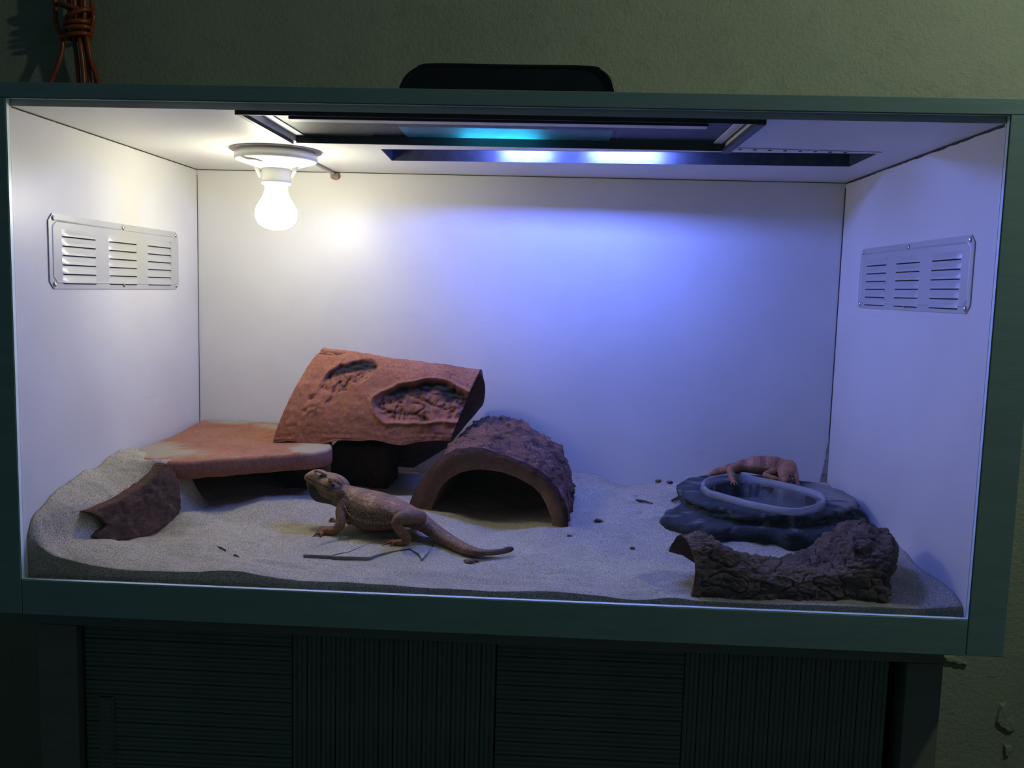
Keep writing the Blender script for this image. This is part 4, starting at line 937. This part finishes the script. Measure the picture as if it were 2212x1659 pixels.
for p in V:
    p = Vector(p); up = S(0.036, 0.042, p.z)
    k_ = 0.85 * S(0.50, 0.56, p.x) * S(0.057, 0.062, p.z) * S(-0.3, 0.2, noise.noise(p * 40) + (p.x - 0.53) * 6) + 0.45 * up * S(0.25, 0.5, noise.noise(p * 55) + 0.4 * noise.noise(p * 160))
    st_.append(min(0.9, k_))
tag(mesh_of('basking_rock', V, Fc, M['rock'], None, st_), 'dark grey two tiered rock holding a clear plastic tub', 'rock')
# tub: rim band and basin
tubt = thing('food_tub', 'clear plastic tub sunk into the top of the dark grey rock', 'tub', (tc.x, tc.y, TZ - 0.02))
TO = resample([(p.x, p.y, 0) for p in tubp], 140)
for _ in range(3): TO = [(TO[i - 1] + TO[i] * 2 + TO[(i + 1) % 140]) / 4 for i in range(140)]
c_ = Vector((tc.x, tc.y, 0))
def tr_(k_, z, inset=0.0):
    out = []
    for i in range(140):
        d_ = TO[i] - c_; out.append(c_ + d_ * k_ - d_.normalized() * inset + Vector((0, 0, z)))
    return out
rim = [tr_(1, TZ - 0.0005, -0.0010), tr_(1, TZ + 0.0005, -0.0018), tr_(1, TZ + 0.0092, 0.0), tr_(1, TZ + 0.0105, 0.0012), tr_(1, TZ + 0.0105, 0.0045), tr_(1, TZ + 0.0090, 0.0056), tr_(1, TZ + 0.0040, 0.0062)]
P = [r + [r[0]] for r in rim]; from_grid('rim', P, M['tub_rim'], tubt)
bas = [tr_(1, TZ + 0.0040, 0.0062), tr_(1, TZ + 0.0030, 0.0085), tr_(1, TZ - 0.012, 0.0105), tr_(1, TZ - 0.024, 0.0125), tr_(1, TZ - 0.0275, 0.0155), tr_(0.75, TZ - 0.0280, 0.012), tr_(0.4, TZ - 0.0280, 0.006), tr_(0.02, TZ - 0.0280)]
from_grid('basin', [r + [r[0]] for r in bas], M['tub'], tubt)

# ------------------------------------------------------------------ flat stones half covered by sand
def flat_stone(px, z, label, th=0.006):
    pts = [at(u, v, z=z) for u, v in px]; ol = resample(pts, 80); c_ = sum(ol, Vector()) / 80; rings = []
    for f_, h in ((0.5, -th), (1.0, -th), (1.0, -0.0005), (0.992, 0.0), (0.96, 0.0), (0.8, 0.0002), (0.5, 0.0003), (0.2, 0.0003)):
        rings.append([jag(c_.lerp(p, f_), 0.35) + Vector((0, 0, h)) for p in ol])
    V, Fc = loft_closed(rings, c_ + Vector((0, 0, -th)), c_ + Vector((0, 0, 0.0003)))
    o = mesh_of('flat_stone', V, Fc, [M['dusty'], M['stone']])
    for p in o.data.polygons: p.material_index = 0 if p.normal.z > 0.75 else 1
    return tag(o, label, 'flat stone', 'flat stone pieces under the front lizard')
flat_stone([(655, 1198), (716, 1200), (724, 1197), (752, 1192), (790, 1177), (835, 1162), (800, 1158), (740, 1166), (690, 1180)], 0.0172, 'cracked sand covered flat stone piece under the front foot of the front lizard')
flat_stone([(716, 1201), (742, 1202), (800, 1203.5), (812, 1198), (845, 1191), (862, 1188), (880, 1184), (870, 1168), (838, 1162), (792, 1177), (754, 1193)], 0.0174, 'sand covered flat stone piece under the hind foot of the front lizard')
flat_stone([(864, 1188), (884, 1184), (905, 1196), (912, 1207), (922, 1196), (936, 1176), (938, 1166), (905, 1166), (872, 1170)], 0.0176, 'broken corner of flat stone below the tail of the front lizard')

# ------------------------------------------------------------------ lizards
SPK = []
def lizard(name, label, rings, limbs, colf, voxel, group, lat, head=None, extra=(), extra_tubes=()):
    """rings: (top, bottom, half width) along the body; limbs: list of [(point, radius)...]; one continuous skin"""
    bm = bmesh.new(); NS = 24
    def loft(rr, lat_):
        prev = None; R_ = []
        for Tp, Bp, w_ in rr:
            c_ = (Tp + Bp) / 2; U = (Tp - Bp) / 2; l_ = lat_ - U * (lat_.dot(U) / max(1e-12, U.dot(U))); l_.normalize()
            R_.append([bm.verts.new(c_ + U * math.cos(q) + l_ * (math.copysign(abs(math.sin(q)) ** 0.9, math.sin(q)) * w_)) for q in (2 * math.pi * j / NS for j in range(NS))])
        for r0, r1 in zip(R_, R_[1:]):
            for j in range(NS): bm.faces.new((r0[j], r0[(j + 1) % NS], r1[(j + 1) % NS], r1[j]))
        bm.faces.new(R_[0][::-1]); bm.faces.new(R_[-1])
    def dense(rr, m):
        T = spline([r[0] for r in rr], m); B = spline([r[1] for r in rr], m); Wd = spline([Vector((r[2], 0, 0)) for r in rr], m)
        return [(a, b, max(0.0015, c_.x)) for a, b, c_ in zip(T, B, Wd)]
    body = dense(rings, len(rings) * 4); loft(body, lat)
    ex = [dense(r, len(r) * 4) for r in extra]
    for e_ in ex: loft(e_, lat)
    for pts, r in extra_tubes: tube(bm, spline(pts, len(pts) * 5), r, 10)
    hd = []
    if head: hd = dense(head[0], len(head[0]) * 4); loft(hd, head[1])
    chains = []
    for ch in limbs:
        pts = spline([p for p, r in ch], len(ch) * 5); rs = spline([Vector((r, 0, 0)) for p, r in ch], len(ch) * 5); rs = [r.x for r in rs]
        tube(bm, pts, rs, 12); chains.append((pts, rs))
    bmesh.ops.recalc_face_normals(bm, faces=bm.faces[:])
    me = bpy.data.meshes.new(name); bm.to_mesh(me); bm.free()
    t = bpy.data.objects.new(name, me); COL.objects.link(t)
    md = t.modifiers.new('r', 'REMESH'); md.mode = 'VOXEL'; md.voxel_size = voxel; md.adaptivity = 0
    m2 = t.modifiers.new('s', 'SMOOTH'); m2.factor = 0.5; m2.iterations = 3
    me2 = bpy.data.meshes.new_from_object(t.evaluated_get(bpy.context.evaluated_depsgraph_get()))
    bpy.data.objects.remove(t); me2.name = name; me2.materials.clear()
    # colours: nearest ring of the trunk or nearest limb bead
    C_ = np.array([tuple((a + b) / 2) for a, b, _ in body]); U_ = np.array([tuple((a - b) / 2) for a, b, _ in body])
    HC = np.array([tuple((a + b) / 2) for a, b, _ in hd]) if hd else None
    Lp = np.array([tuple(p) for pts, rs in chains for p in pts]); Lr = np.array([r for pts, rs in chains for r in rs]); Lf = np.array([i / (len(pts) - 1) for pts, rs in chains for i in range(len(pts))])
    Lk = np.array([len(ch) for (pts, rs), ch in zip(chains, limbs) for i in range(len(pts))])
    co = np.empty(len(me2.vertices) * 3); me2.vertices.foreach_get('co', co); co = co.reshape(-1, 3)
    cols, spots = [], []
    EC = [np.array([tuple((a + b) / 2) for a, b, _ in e_]) for e_ in ex]; EU = [np.array([tuple((a - b) / 2) for a, b, _ in e_]) for e_ in ex]; EW = [np.array([max((a - b).length / 2, w_) for a, b, w_ in e_]) for e_ in ex]
    Wb = np.array([max((a - b).length / 2, w_) for a, b, w_ in body])
    for v_ in co:
        d_ = np.linalg.norm(C_ - v_, axis=1) / Wb; i = int(d_.argmin()); h = float(np.dot(v_ - C_[i], U_[i]) / np.dot(U_[i], U_[i]))
        ld = np.linalg.norm(Lp - v_, axis=1) / Lr; k_ = int(ld.argmin()); limb = 1.0 if ld[k_] < min(1.28, d_[i] * 1.18) else 0.0
        hf = None
        if hd:
            hh = np.linalg.norm(HC - v_, axis=1); q = int(hh.argmin())
            if hh[q] < 0.020 and d_[i] > 0.80: hf = q / (len(hd) - 1)
        if ex:
            de = [np.linalg.norm(EC[q] - v_, axis=1) / EW[q] for q in range(len(ex))]; qm = min(range(len(ex)), key=lambda q: de[q].min())
            if de[qm].min() < d_[i] * 0.98:
                m_ = int(de[qm].argmin()); hf = (qm, m_ / (len(ex[qm]) - 1), float(np.dot(v_ - EC[qm][m_], EU[qm][m_]) / np.dot(EU[qm][m_], EU[qm][m_])))
        c_, s_ = colf(i / (len(body) - 1), h, limb, Lf[k_], Vector(v_), Lk[k_], hf); cols.append(c_); spots.append(s_)
    set_attr(me2, 'Col', cols); set_attr(me2, 'spot', spots)
    o = obj(name, me2, M['lizard']); smooth(o); tag(o, label, 'lizard', group); return o
def px(u, v, y): return at(u, v, y=y)
def ring_(tu, tv, bu, bv, y, w_): return (px(tu, tv, y), px(bu, bv, y), w_)
def mixc(a, b, t): return tuple(x + (y - x) * t for x, y in zip(a, b))
def toes(base, tips, r0, r1=0.0011):
    return [[(base, r0), (base.lerp(t_, 0.55) + Vector((0, 0, 0.0026)), (r0 + r1) * 0.55), (t_, r1)] for t_ in tips]
# front lizard
HW = [ring_(658.5, 1029, 659.5, 1034, .238, .0028), ring_(663, 1023.5, 664, 1038, .238, .0070), ring_(671, 1018, 671, 1042, .237, .0105), ring_(681, 1014, 680, 1046.5, .236, .0138), ring_(690, 1014.5, 689, 1051, .236, .0160),
      ring_(700, 1019.5, 698, 1056, .235, .0185), ring_(712, 1022, 710, 1062, .234, .0235), ring_(724, 1027, 721, 1066, .232, .0265), ring_(735, 1034.5, 731, 1067.5, .231, .0245), ring_(746, 1045, 742, 1066, .229, .0170)]
BE = [ring_(664, 1038, 665, 1043.5, .238, .0045), ring_(670, 1041, 670.5, 1053, .237, .0090), ring_(677, 1043, 675.5, 1068, .236, .0125), ring_(688, 1047, 685, 1081, .236, .0150), ring_(700, 1050, 697, 1085.5, .235, .0160), ring_(714, 1054, 710, 1087.5, .233, .0170), ring_(730, 1058, 723, 1091, .231, .0175), ring_(746, 1060, 736, 1098, .229, .0170)]
RG = [ring_(734, 1040, 726, 1088, .231, .0150), ring_(743, 1046, 734, 1096, .2295, .0185), ring_(753, 1049, 742, 1104, .228, .0205),
      ring_(768, 1052, 752, 1119, .225, .0250), ring_(790, 1057, 775, 1136, .221, .0310), ring_(812, 1062.5, 800, 1145, .215, .0350), ring_(836, 1070, 826, 1146, .208, .0350), ring_(860, 1080, 848, 1143, .201, .0310), ring_(882, 1091, 869, 1139, .195, .0255),
      ring_(905, 1103, 892, 1140, .192, .0215), ring_(926, 1118, 910, 1148, .189, .0175), ring_(950, 1137, 932, 1162, .183, .0150), ring_(985, 1161, 968, 1184, .160, .0120), ring_(1020, 1180, 1008, 1199.5, .134, .0095), ring_(1050, 1187, 1046, 1200.5, .127, .0070), ring_(1078, 1185.5, 1079, 1198, .132, .0060), ring_(1098, 1180.5, 1102, 1193, .143, .0054), ring_(1108, 1182, 1110, 1189, .147, .0030)]
fz = 0.0235
hN = px(703, 1151, .190); hN.z = 0.0265
tipsN = [at(u, v, z=0.0205) for u, v in ((677, 1158), (682, 1152), (692, 1160), (690, 1148))]
hF = px(722, 1127, .262)
tipsF = [px(u, v, .258) for u, v in ((711, 1127), (714, 1121), (720, 1131))]
hH = px(876, 1170, .160)
tipsH = [at(u, v, z=0.0195) for u, v in ((829, 1177), (833, 1172), (846, 1178), (840, 1169))]
LB = [[(px(748, 1085, .208), .0100), (px(737, 1104, .200), .0088), (px(737, 1122, .192), .0076), (px(733, 1136, .188), .0076), (px(720, 1147, .188), .0066), (hN, .0060), (px(694, 1155, .187), .0050)],
      [(px(760, 1108, .245), .0090), (px(754, 1124, .262), .0070), (px(740, 1130, .264), .0058), (hF, .0050), (px(716, 1125, .260), .0040)],
      [(px(912, 1118, .180), .0095), (px(892, 1116, .164), .0112), (px(870, 1118, .150), .0100), (px(857, 1129, .145), .0080), (px(866, 1148, .152), .0070), (px(878, 1160, .160), .0066), (hH, .0060), (px(858, 1173, .158), .0048)],
      [(px(905, 1118, .205), .0120), (px(893, 1128, .232), .0090), (px(905, 1140, .240), .0060), (px(893, 1143, .245), .0045)]]
LB += toes(px(698, 1154, .187), tipsN, .0030) + toes(hF, tipsF, .0028) + toes(px(862, 1173, .158), tipsH, .0030)
def col1(t, h, limb, lf, p, lk, hf):
    n_ = noise.noise(p * 60); n2 = noise.noise(p * 150)
    if hf is not None and not (limb and t > 0.05):
        q, f_, hh = hf
        if q == 1: return (mixc((0.16, 0.115, 0.075), (0.040, 0.034, 0.032), S(0.10, 0.35, f_ + 0.12 * n_)) if f_ < 0.86 else (0.12, 0.12, 0.115), 0.25 * S(0.3, 0.6, f_))
        c = mixc((0.27, 0.195, 0.125), (0.36, 0.25, 0.165), S(0.1, 0.8, hh))
        if f_ < 0.35: c = mixc(c, (0.40, 0.255, 0.155), 0.6 * S(0.3, 0.8, hh))
        st = S(0.12, 0.02, abs(hh - (0.42 - 0.75 * (f_ - 0.3)))) * S(0.38, 0.48, f_); c = mixc(c, (0.125, 0.10, 0.075), 0.75 * st)
        st = S(0.10, 0.02, abs(hh + 0.05 + 0.45 * (f_ - 0.3))) * S(0.25, 0.35, f_); c = mixc(c, (0.14, 0.11, 0.08), 0.6 * st)
        c = mixc(c, (0.19, 0.10, 0.07), 0.6 * S(0.82, 0.95, f_) * S(-0.2, 0.3, hh))
        return (mixc(c, tuple(x * 0.72 for x in c), S(0.0, 0.5, n2)), 0.12)
    if limb:
        if lk == 3: return ((0.27, 0.11, 0.055), 0.05)
        return (mixc((0.21, 0.135, 0.088), (0.31, 0.145, 0.068), S(0.35, 0.9, lf)), 0.5 * (1 - lf))
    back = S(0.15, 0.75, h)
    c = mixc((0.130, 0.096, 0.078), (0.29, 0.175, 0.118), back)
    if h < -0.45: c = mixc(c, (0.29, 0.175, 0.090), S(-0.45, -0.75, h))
    s_ = 0.85
    if t < 0.55:
        bl = S(0.30, 0.50, math.sin(t * 66 + 1.6 * n_)) * S(0.30, 0.60, h) * S(1.0, 0.85, h); c = mixc(c, (0.50, 0.35, 0.22), bl * S(-0.05, 0.25, n2))
        c = mixc(c, (0.20, 0.115, 0.085), 0.5 * S(0.3, 0.6, -math.sin(t * 66 + 1.6 * n_)) * S(0.3, 0.6, h))
    else:
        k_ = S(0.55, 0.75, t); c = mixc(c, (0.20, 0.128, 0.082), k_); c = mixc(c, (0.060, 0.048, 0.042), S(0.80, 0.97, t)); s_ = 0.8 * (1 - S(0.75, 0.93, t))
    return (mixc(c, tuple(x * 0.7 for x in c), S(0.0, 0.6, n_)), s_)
GL = 'bearded dragons in the terrarium'
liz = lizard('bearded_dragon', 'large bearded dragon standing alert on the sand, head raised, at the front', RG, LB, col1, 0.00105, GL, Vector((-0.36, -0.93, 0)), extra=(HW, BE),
             extra_tubes=(([px(679, 1018.5, .2235), px(687, 1017.5, .2225), px(696, 1021.5, .2210), px(705, 1027, .2200)], .0023), ([px(702, 1057, .2210), px(716, 1063.5, .2120), px(730, 1066, .2080), px(741, 1062, .2120)], .0042), ([px(712, 1034, .2140), px(726, 1038, .2090), px(738, 1046, .2110)], .0036)))
def spikes(parent, items, name='spikes', mat=None):
    """items: (base, direction, length, radius) joined small cones"""
    bm = bmesh.new()
    for b, d_, l, r in items:
        d_ = Vector(d_).normalized(); a = d_.orthogonal().normalized(); c_ = d_.cross(a)
        rg = [bm.verts.new(b + (a * math.cos(q) + c_ * math.sin(q)) * r) for q in (0, 1.257, 2.513, 3.77, 5.03)]; tp = bm.verts.new(b + d_ * l)
        for j in range(5): bm.faces.new((rg[j], rg[(j + 1) % 5], tp))
    o = obj(name, bm, mat or M['spike'], parent); o['kind'] = 'stuff'; return o
def surf(u, v, tree, off=0.0):
    """point of a mesh seen at (u, v)"""
    d_ = Vector(_M @ np.array([(u - 1106) / FPX, -(v - 829.5) / FPX, -1.0])).normalized()
    hit, n_, i, dist = tree.ray_cast(Vector(CAM), d_)
    return (hit + n_ * off, n_) if hit else (None, None)
from mathutils.bvhtree import BVHTree
def bvh(o): bm = bmesh.new(); bm.from_mesh(o.data); t = BVHTree.FromBMesh(bm); bm.free(); return t
tr1 = bvh(liz); it = []
side = spline([Vector((744, 1094, 0)), Vector((752, 1108, 0)), Vector((766, 1118, 0)), Vector((790, 1126, 0)), Vector((820, 1130, 0)), Vector((850, 1127, 0))], 34)
for i, q in enumerate(side):
    for dy, sc_ in ((0, 1.0), (3.4, 0.7)):
        p, n_ = surf(q.x + random.uniform(-.8, .8) + dy * 0.5, q.y + dy - 1.5, tr1, -0.0004)
        if p and random.random() < 0.86: it.append((p, n_ * 0.8 + Vector((0.35 + random.uniform(-.25, .25), 0, -0.7)), 0.0046 * sc_ * random.uniform(0.55, 1.2) * (1 - 0.35 * i / 34), 0.0010))
spikes(liz, it, 'flank_spikes')
it = []
for a, b, m_, l in (((700, 1066), (742, 1053), 14, .0026), ((702, 1070), (738, 1060), 12, .0026), ((703, 1075), (724, 1066), 8, .0024), ((709, 1036), (735, 1041), 9, .002), ((727, 1029), (744, 1045), 8, .0036)):
    for i in range(m_):
        t = i / (m_ - 1); p, n_ = surf(lerp(a[0], b[0], t) + random.uniform(-.6, .6), lerp(a[1], b[1], t) + random.uniform(-.6, .6), tr1, -0.0003)
        if p: it.append((p, n_ + Vector((0.5, 0, -0.3)), l * random.uniform(0.7, 1.2), 0.0008))
spikes(liz, it, 'head_spikes')
def ball(name, c_, r, mat, parent, squash=(1, 1, 1)):
    bm = bmesh.new(); bmesh.ops.create_uvsphere(bm, u_segments=16, v_segments=10, radius=r)
    for v_ in bm.verts: v_.co = Vector((v_.co.x * squash[0], v_.co.y * squash[1], v_.co.z * squash[2])) + c_
    return smooth(obj(name, bm, mat, parent))
def lid(name, c_, n_, R0, r, mat, parent):
    n_ = Vector(n_).normalized(); a = n_.orthogonal().normalized(); b = n_.cross(a); bm = bmesh.new()
    tube(bm, [c_ + (a * math.cos(q) + b * math.sin(q) * 0.85) * R0 for q in (2 * math.pi * j / 20 for j in range(21))], r, 7, cap=False); return obj(name, bm, mat, parent)
M['lid'] = plain('eyelid_tan', (0.17, 0.125, 0.085), 0.6, var=0.2, scale=300)
p, n_ = surf(693, 1029.5, tr1)
if p:
    e_ = ball('eye', p - n_ * 0.0014, 0.0034, M['eye'], liz); ball('pupil', p + n_ * 0.0003, 0.0022, M['pupil'], e_); lid('eyelid', p + n_ * 0.0004, n_, 0.0037, 0.0009, M['lid'], liz)
p, n_ = surf(720, 1049, tr1)
if p: ball('ear_opening', p - n_ * 0.0012, 0.0030, M['dark_skin'], liz, (0.8, 0.8, 1.15)); None
p, n_ = surf(673.5, 1028, tr1)
if p: ball('nostril', p - n_ * 0.0003, 0.0009, M['dark_skin'], liz)
P = [surf(u, v, tr1, -0.0001)[0] for u, v in ((661, 1032), (668, 1035.5), (676, 1039), (686, 1043), (696, 1047.5), (706, 1053), (713, 1057))]; P = [p for p in P if p]
bm = bmesh.new(); tube(bm, spline(P, 24), 0.00055, 6); obj('mouth_line', bm, M['dark_skin'], liz)
it = [(t_ + Vector((0, 0, -0.0002)), (t_ - hN) * 40 + Vector((0, 0, -0.35)), 0.0050, 0.0009) for t_ in tipsN] + [(t_, (t_ - hF) * 40 + Vector((0, 0, -0.4)), 0.0045, 0.0009) for t_ in tipsF] + [(t_, (t_ - hH) * 25 + Vector((0, 0, -0.35)), 0.0050, 0.0009) for t_ in tipsH]
spikes(liz, it, 'claws', M['claw'])
# small lizard at the tub
R2 = [ring_(1508, 1036.5, 1509.5, 1039.5, 0.526, 0.0019), ring_(1520, 1029, 1523, 1036.5, 0.524, 0.0038), ring_(1536, 1017.5, 1540, 1030, 0.521, 0.0059), ring_(1554, 1009, 1558, 1025.5, 0.518, 0.0081), ring_(1574, 1003, 1577, 1021.5, 0.515, 0.0108), ring_(1592, 997.5, 1595, 1020, 0.512, 0.0146),
      ring_(1612, 991.5, 1612, 1020, 0.510, 0.0184), ring_(1638, 986, 1634, 1024, 0.508, 0.0221), ring_(1662, 985.5, 1653, 1029, 0.506, 0.0216), ring_(1685, 988.5, 1670, 1031, 0.502, 0.0189), ring_(1702, 996, 1684, 1030, 0.497, 0.0162), ring_(1712, 1004, 1696, 1026, 0.492, 0.0124)]
lat2 = Vector((0.05, -1.0, 0.1))
hb, ht = px(1703, 1008, .500), px(1690.5, 1042, .440)
ha = (ht - hb); hax = ha.normalized(); hl = Vector((0.97, 0.12, 0.10)); hl = (hl - hax * hl.dot(hax)).normalized(); hu = hl.cross(hax).normalized()
if hu.z < 0: hu = -hu
HD = [(hb + ha * f_ + hu * b_, hb + ha * f_ - hu * c_, w_) for f_, b_, c_, w_ in ((-0.12, .011, .011, .0120), (0.12, .0125, .012, .0165), (0.30, .0125, .012, .0175), (0.46, .012, .011, .0145), (0.62, .0105, .009, .0115), (0.80, .0075, .007, .0080), (0.93, .0050, .0050, .0055), (1.0, .0025, .0025, .0030))]
L2 = [[(px(1596, 1006, 0.502), .0085), (px(1584, 1011, 0.486), .0078), (px(1577, 1018, 0.474), .0062), (px(1580, 1030, 0.462), .0052), (px(1584, 1040, 0.452), .0042)],
      [(px(1678, 1016, 0.488), .0070), (px(1662, 1021, 0.472), .0058), (px(1653, 1026, 0.462), .0050), (px(1665, 1031, 0.454), .0044), (px(1678, 1034, 0.448), .0036)],
      [(px(1710, 1012, 0.486), .0066), (px(1717, 1022, 0.472), .0056), (px(1720, 1034, 0.462), .0046), (px(1722, 1044, 0.456), .0036)],
      [(px(1600, 1008, 0.519), .0085), (px(1592, 1016, 0.536), .0066), (px(1597, 1026, 0.544), .0045)]]
def tip3(b, dx): return [b + Vector((d_, -0.011 + abs(d_) * 0.3, -0.004)) for d_ in dx]
L2 += toes(px(1584, 1040, 0.452), tip3(px(1584, 1041, 0.452), (-0.006, 0.0, 0.006)), .0022, .0009) + toes(px(1678, 1034, 0.448), tip3(px(1678, 1034, 0.448), (0.004, 0.008)), .0020, .0009) + toes(px(1722, 1044, 0.456), tip3(px(1722, 1044, 0.456), (-0.003, 0.003)), .0020, .0009)
M['spike_red'] = plain('spike_tan', (0.36, 0.20, 0.12), 0.7, var=0.2, scale=200)
def col2(t, h, limb, lf, p, lk, hf):
    n_ = noise.noise(p * 80); n2 = noise.noise(p * 170)
    if hf is not None: return (mixc((0.42, 0.225, 0.125), (0.36, 0.165, 0.10), S(-0.2, 0.4, n_)), 0.12)
    if limb: return (mixc((0.38, 0.225, 0.135), (0.38, 0.18, 0.095), lf), 0.2)
    c = mixc((0.36, 0.19, 0.11), (0.35, 0.145, 0.095), S(0.2, 0.7, h))
    if h < -0.3: c = mixc(c, (0.38, 0.22, 0.14), S(-0.3, -0.6, h))
    bar = S(0.25, 0.6, math.sin(t * 46)); c = mixc(c, (0.50, 0.31, 0.21), 0.75 * bar * S(-0.2, 0.25, n2 + 0.3)); c = mixc(c, (0.13, 0.078, 0.070), 0.75 * S(0.4, 0.9, math.sin(t * 46 + 2.4)) * S(0.0, 0.5, h))
    return (c, 0.4)
liz2 = lizard('bearded_dragon', 'small reddish bearded dragon leaning over the clear plastic tub to eat', R2, L2, col2, 0.00095, GL, lat2, (HD, hl))
tr2 = bvh(liz2); it = []
for a, b, m_ in (((1605, 1005), (1668, 1011), 26), ((1668, 1011), (1672, 1000), 8)):
    for i in range(m_):
        t = i / (m_ - 1); p, n_ = surf(lerp(a[0], b[0], t), lerp(a[1], b[1], t) + random.uniform(-.5, .5), tr2, -0.0003)
        if p: it.append((p, n_ + Vector((0.2, -0.2, -0.5)), 0.0036, 0.0008))
spikes(liz2, it, 'flank_spikes', M['spike_red']); it = []
for i in range(16):
    t = i / 15; u, v = lerp(1713, 1722, math.sin(t * math.pi)), lerp(999, 1028, t); p, n_ = surf(u - 3.5, v, tr2, -0.0003)
    if p: it.append((p, Vector((1, -0.25, 0.25 - 0.5 * t)), 0.0040 * random.uniform(.5, 1.1), 0.0008))
if it: spikes(liz2, it, 'beard_spikes', M['spike_red'])
for u, v in ((1706, 1028), (1676, 1022)):
    p, n_ = surf(u, v, tr2)
    if p: e_ = ball('eye', p - n_ * 0.0010, 0.0024, M['pupil'], liz2); lid('eyelid', p, n_, 0.0025, 0.0007, M['lid'], liz2)

# ------------------------------------------------------------------ twigs and crumbs on the sand
def on_sand(u, v):
    z = 0.02
    for _ in range(8): p = at(u, v, z=z); z = sand_z(p.x, p.y)
    return at(u, v, z=z)
def twig(a, b, r, label):
    p, q = on_sand(*a), on_sand(*b); m_ = (p + q) / 2 + Vector((0, 0, 0.002)); bm = bmesh.new()
    tube(bm, spline([p + Vector((0, 0, r * .6)), m_, q + Vector((0, 0, r * .5))], 12), [r * (1.15 - 0.05 * i) for i in range(12)], 8)
    for v_ in bm.verts: v_.co += Vector((1, 1, 1)) * 0.0006 * noise.noise(v_.co * 300)
    return tag(obj('twig', bm, M['twig']), label, 'twig', 'twigs lying on the sand')
twig((1375, 1082), (1410, 1089), .0020, 'thin brown twig on the sand between the rough log hide and the grey rock')
twig((1452, 1083), (1472, 1073), .0022, 'brown twig touching the left side of the grey rock')
twig((468, 1182), (489, 1191), .0012, 'thin dark twig on the sand between the broken brick and the flat stones')
twig((506, 1201), (516, 1205), .0013, 'tiny dark twig on the sand just left of the flat stones')
def crumb(u, v, r, label, sq=0.7):
    p = on_sand(u, v); bm = bmesh.new(); bmesh.ops.create_icosphere(bm, subdivisions=3, radius=r)
    for v_ in bm.verts:
        k_ = 1 + 0.55 * fbm(v_.co * (0.9 / r) + Vector((u, v, 0)), 3); v_.co = Vector((v_.co.x * 1.35, v_.co.y, v_.co.z * sq)) * k_ + p + Vector((0, 0, r * 0.35))
    return tag(smooth(obj('crumb', bm, M['crumb'])), label, 'crumb', 'dry crumbs scattered on the sand')
crumb(1013, 1214, .0050, 'brown crumb of dirt on the sand just below the tail tip of the front lizard', 0.45)
crumb(1028, 1212, .0035, 'small crumb of dirt below the tail tip, right of the bigger crumb', 0.45)
crumb(1294, 1127, .0050, 'yellowish crumb on the sand right of the rough log hide', 0.5)
crumb(1302, 1130, .0036, 'small yellowish crumb beside the bigger one right of the rough log hide', 0.5)
crumb(1231, 1159, .0026, 'tiny crumb in front of the right foot of the rough log hide')
crumb(1421, 1040, .0036, 'dark crumb at the back wall, left of the paired crumbs')
crumb(1447, 1043, .0042, 'lumpy dark crumb at the back wall, nearest the grey rock')
crumb(1366, 1185, .0026, 'dark crumb on the open sand in front of the grey rock')
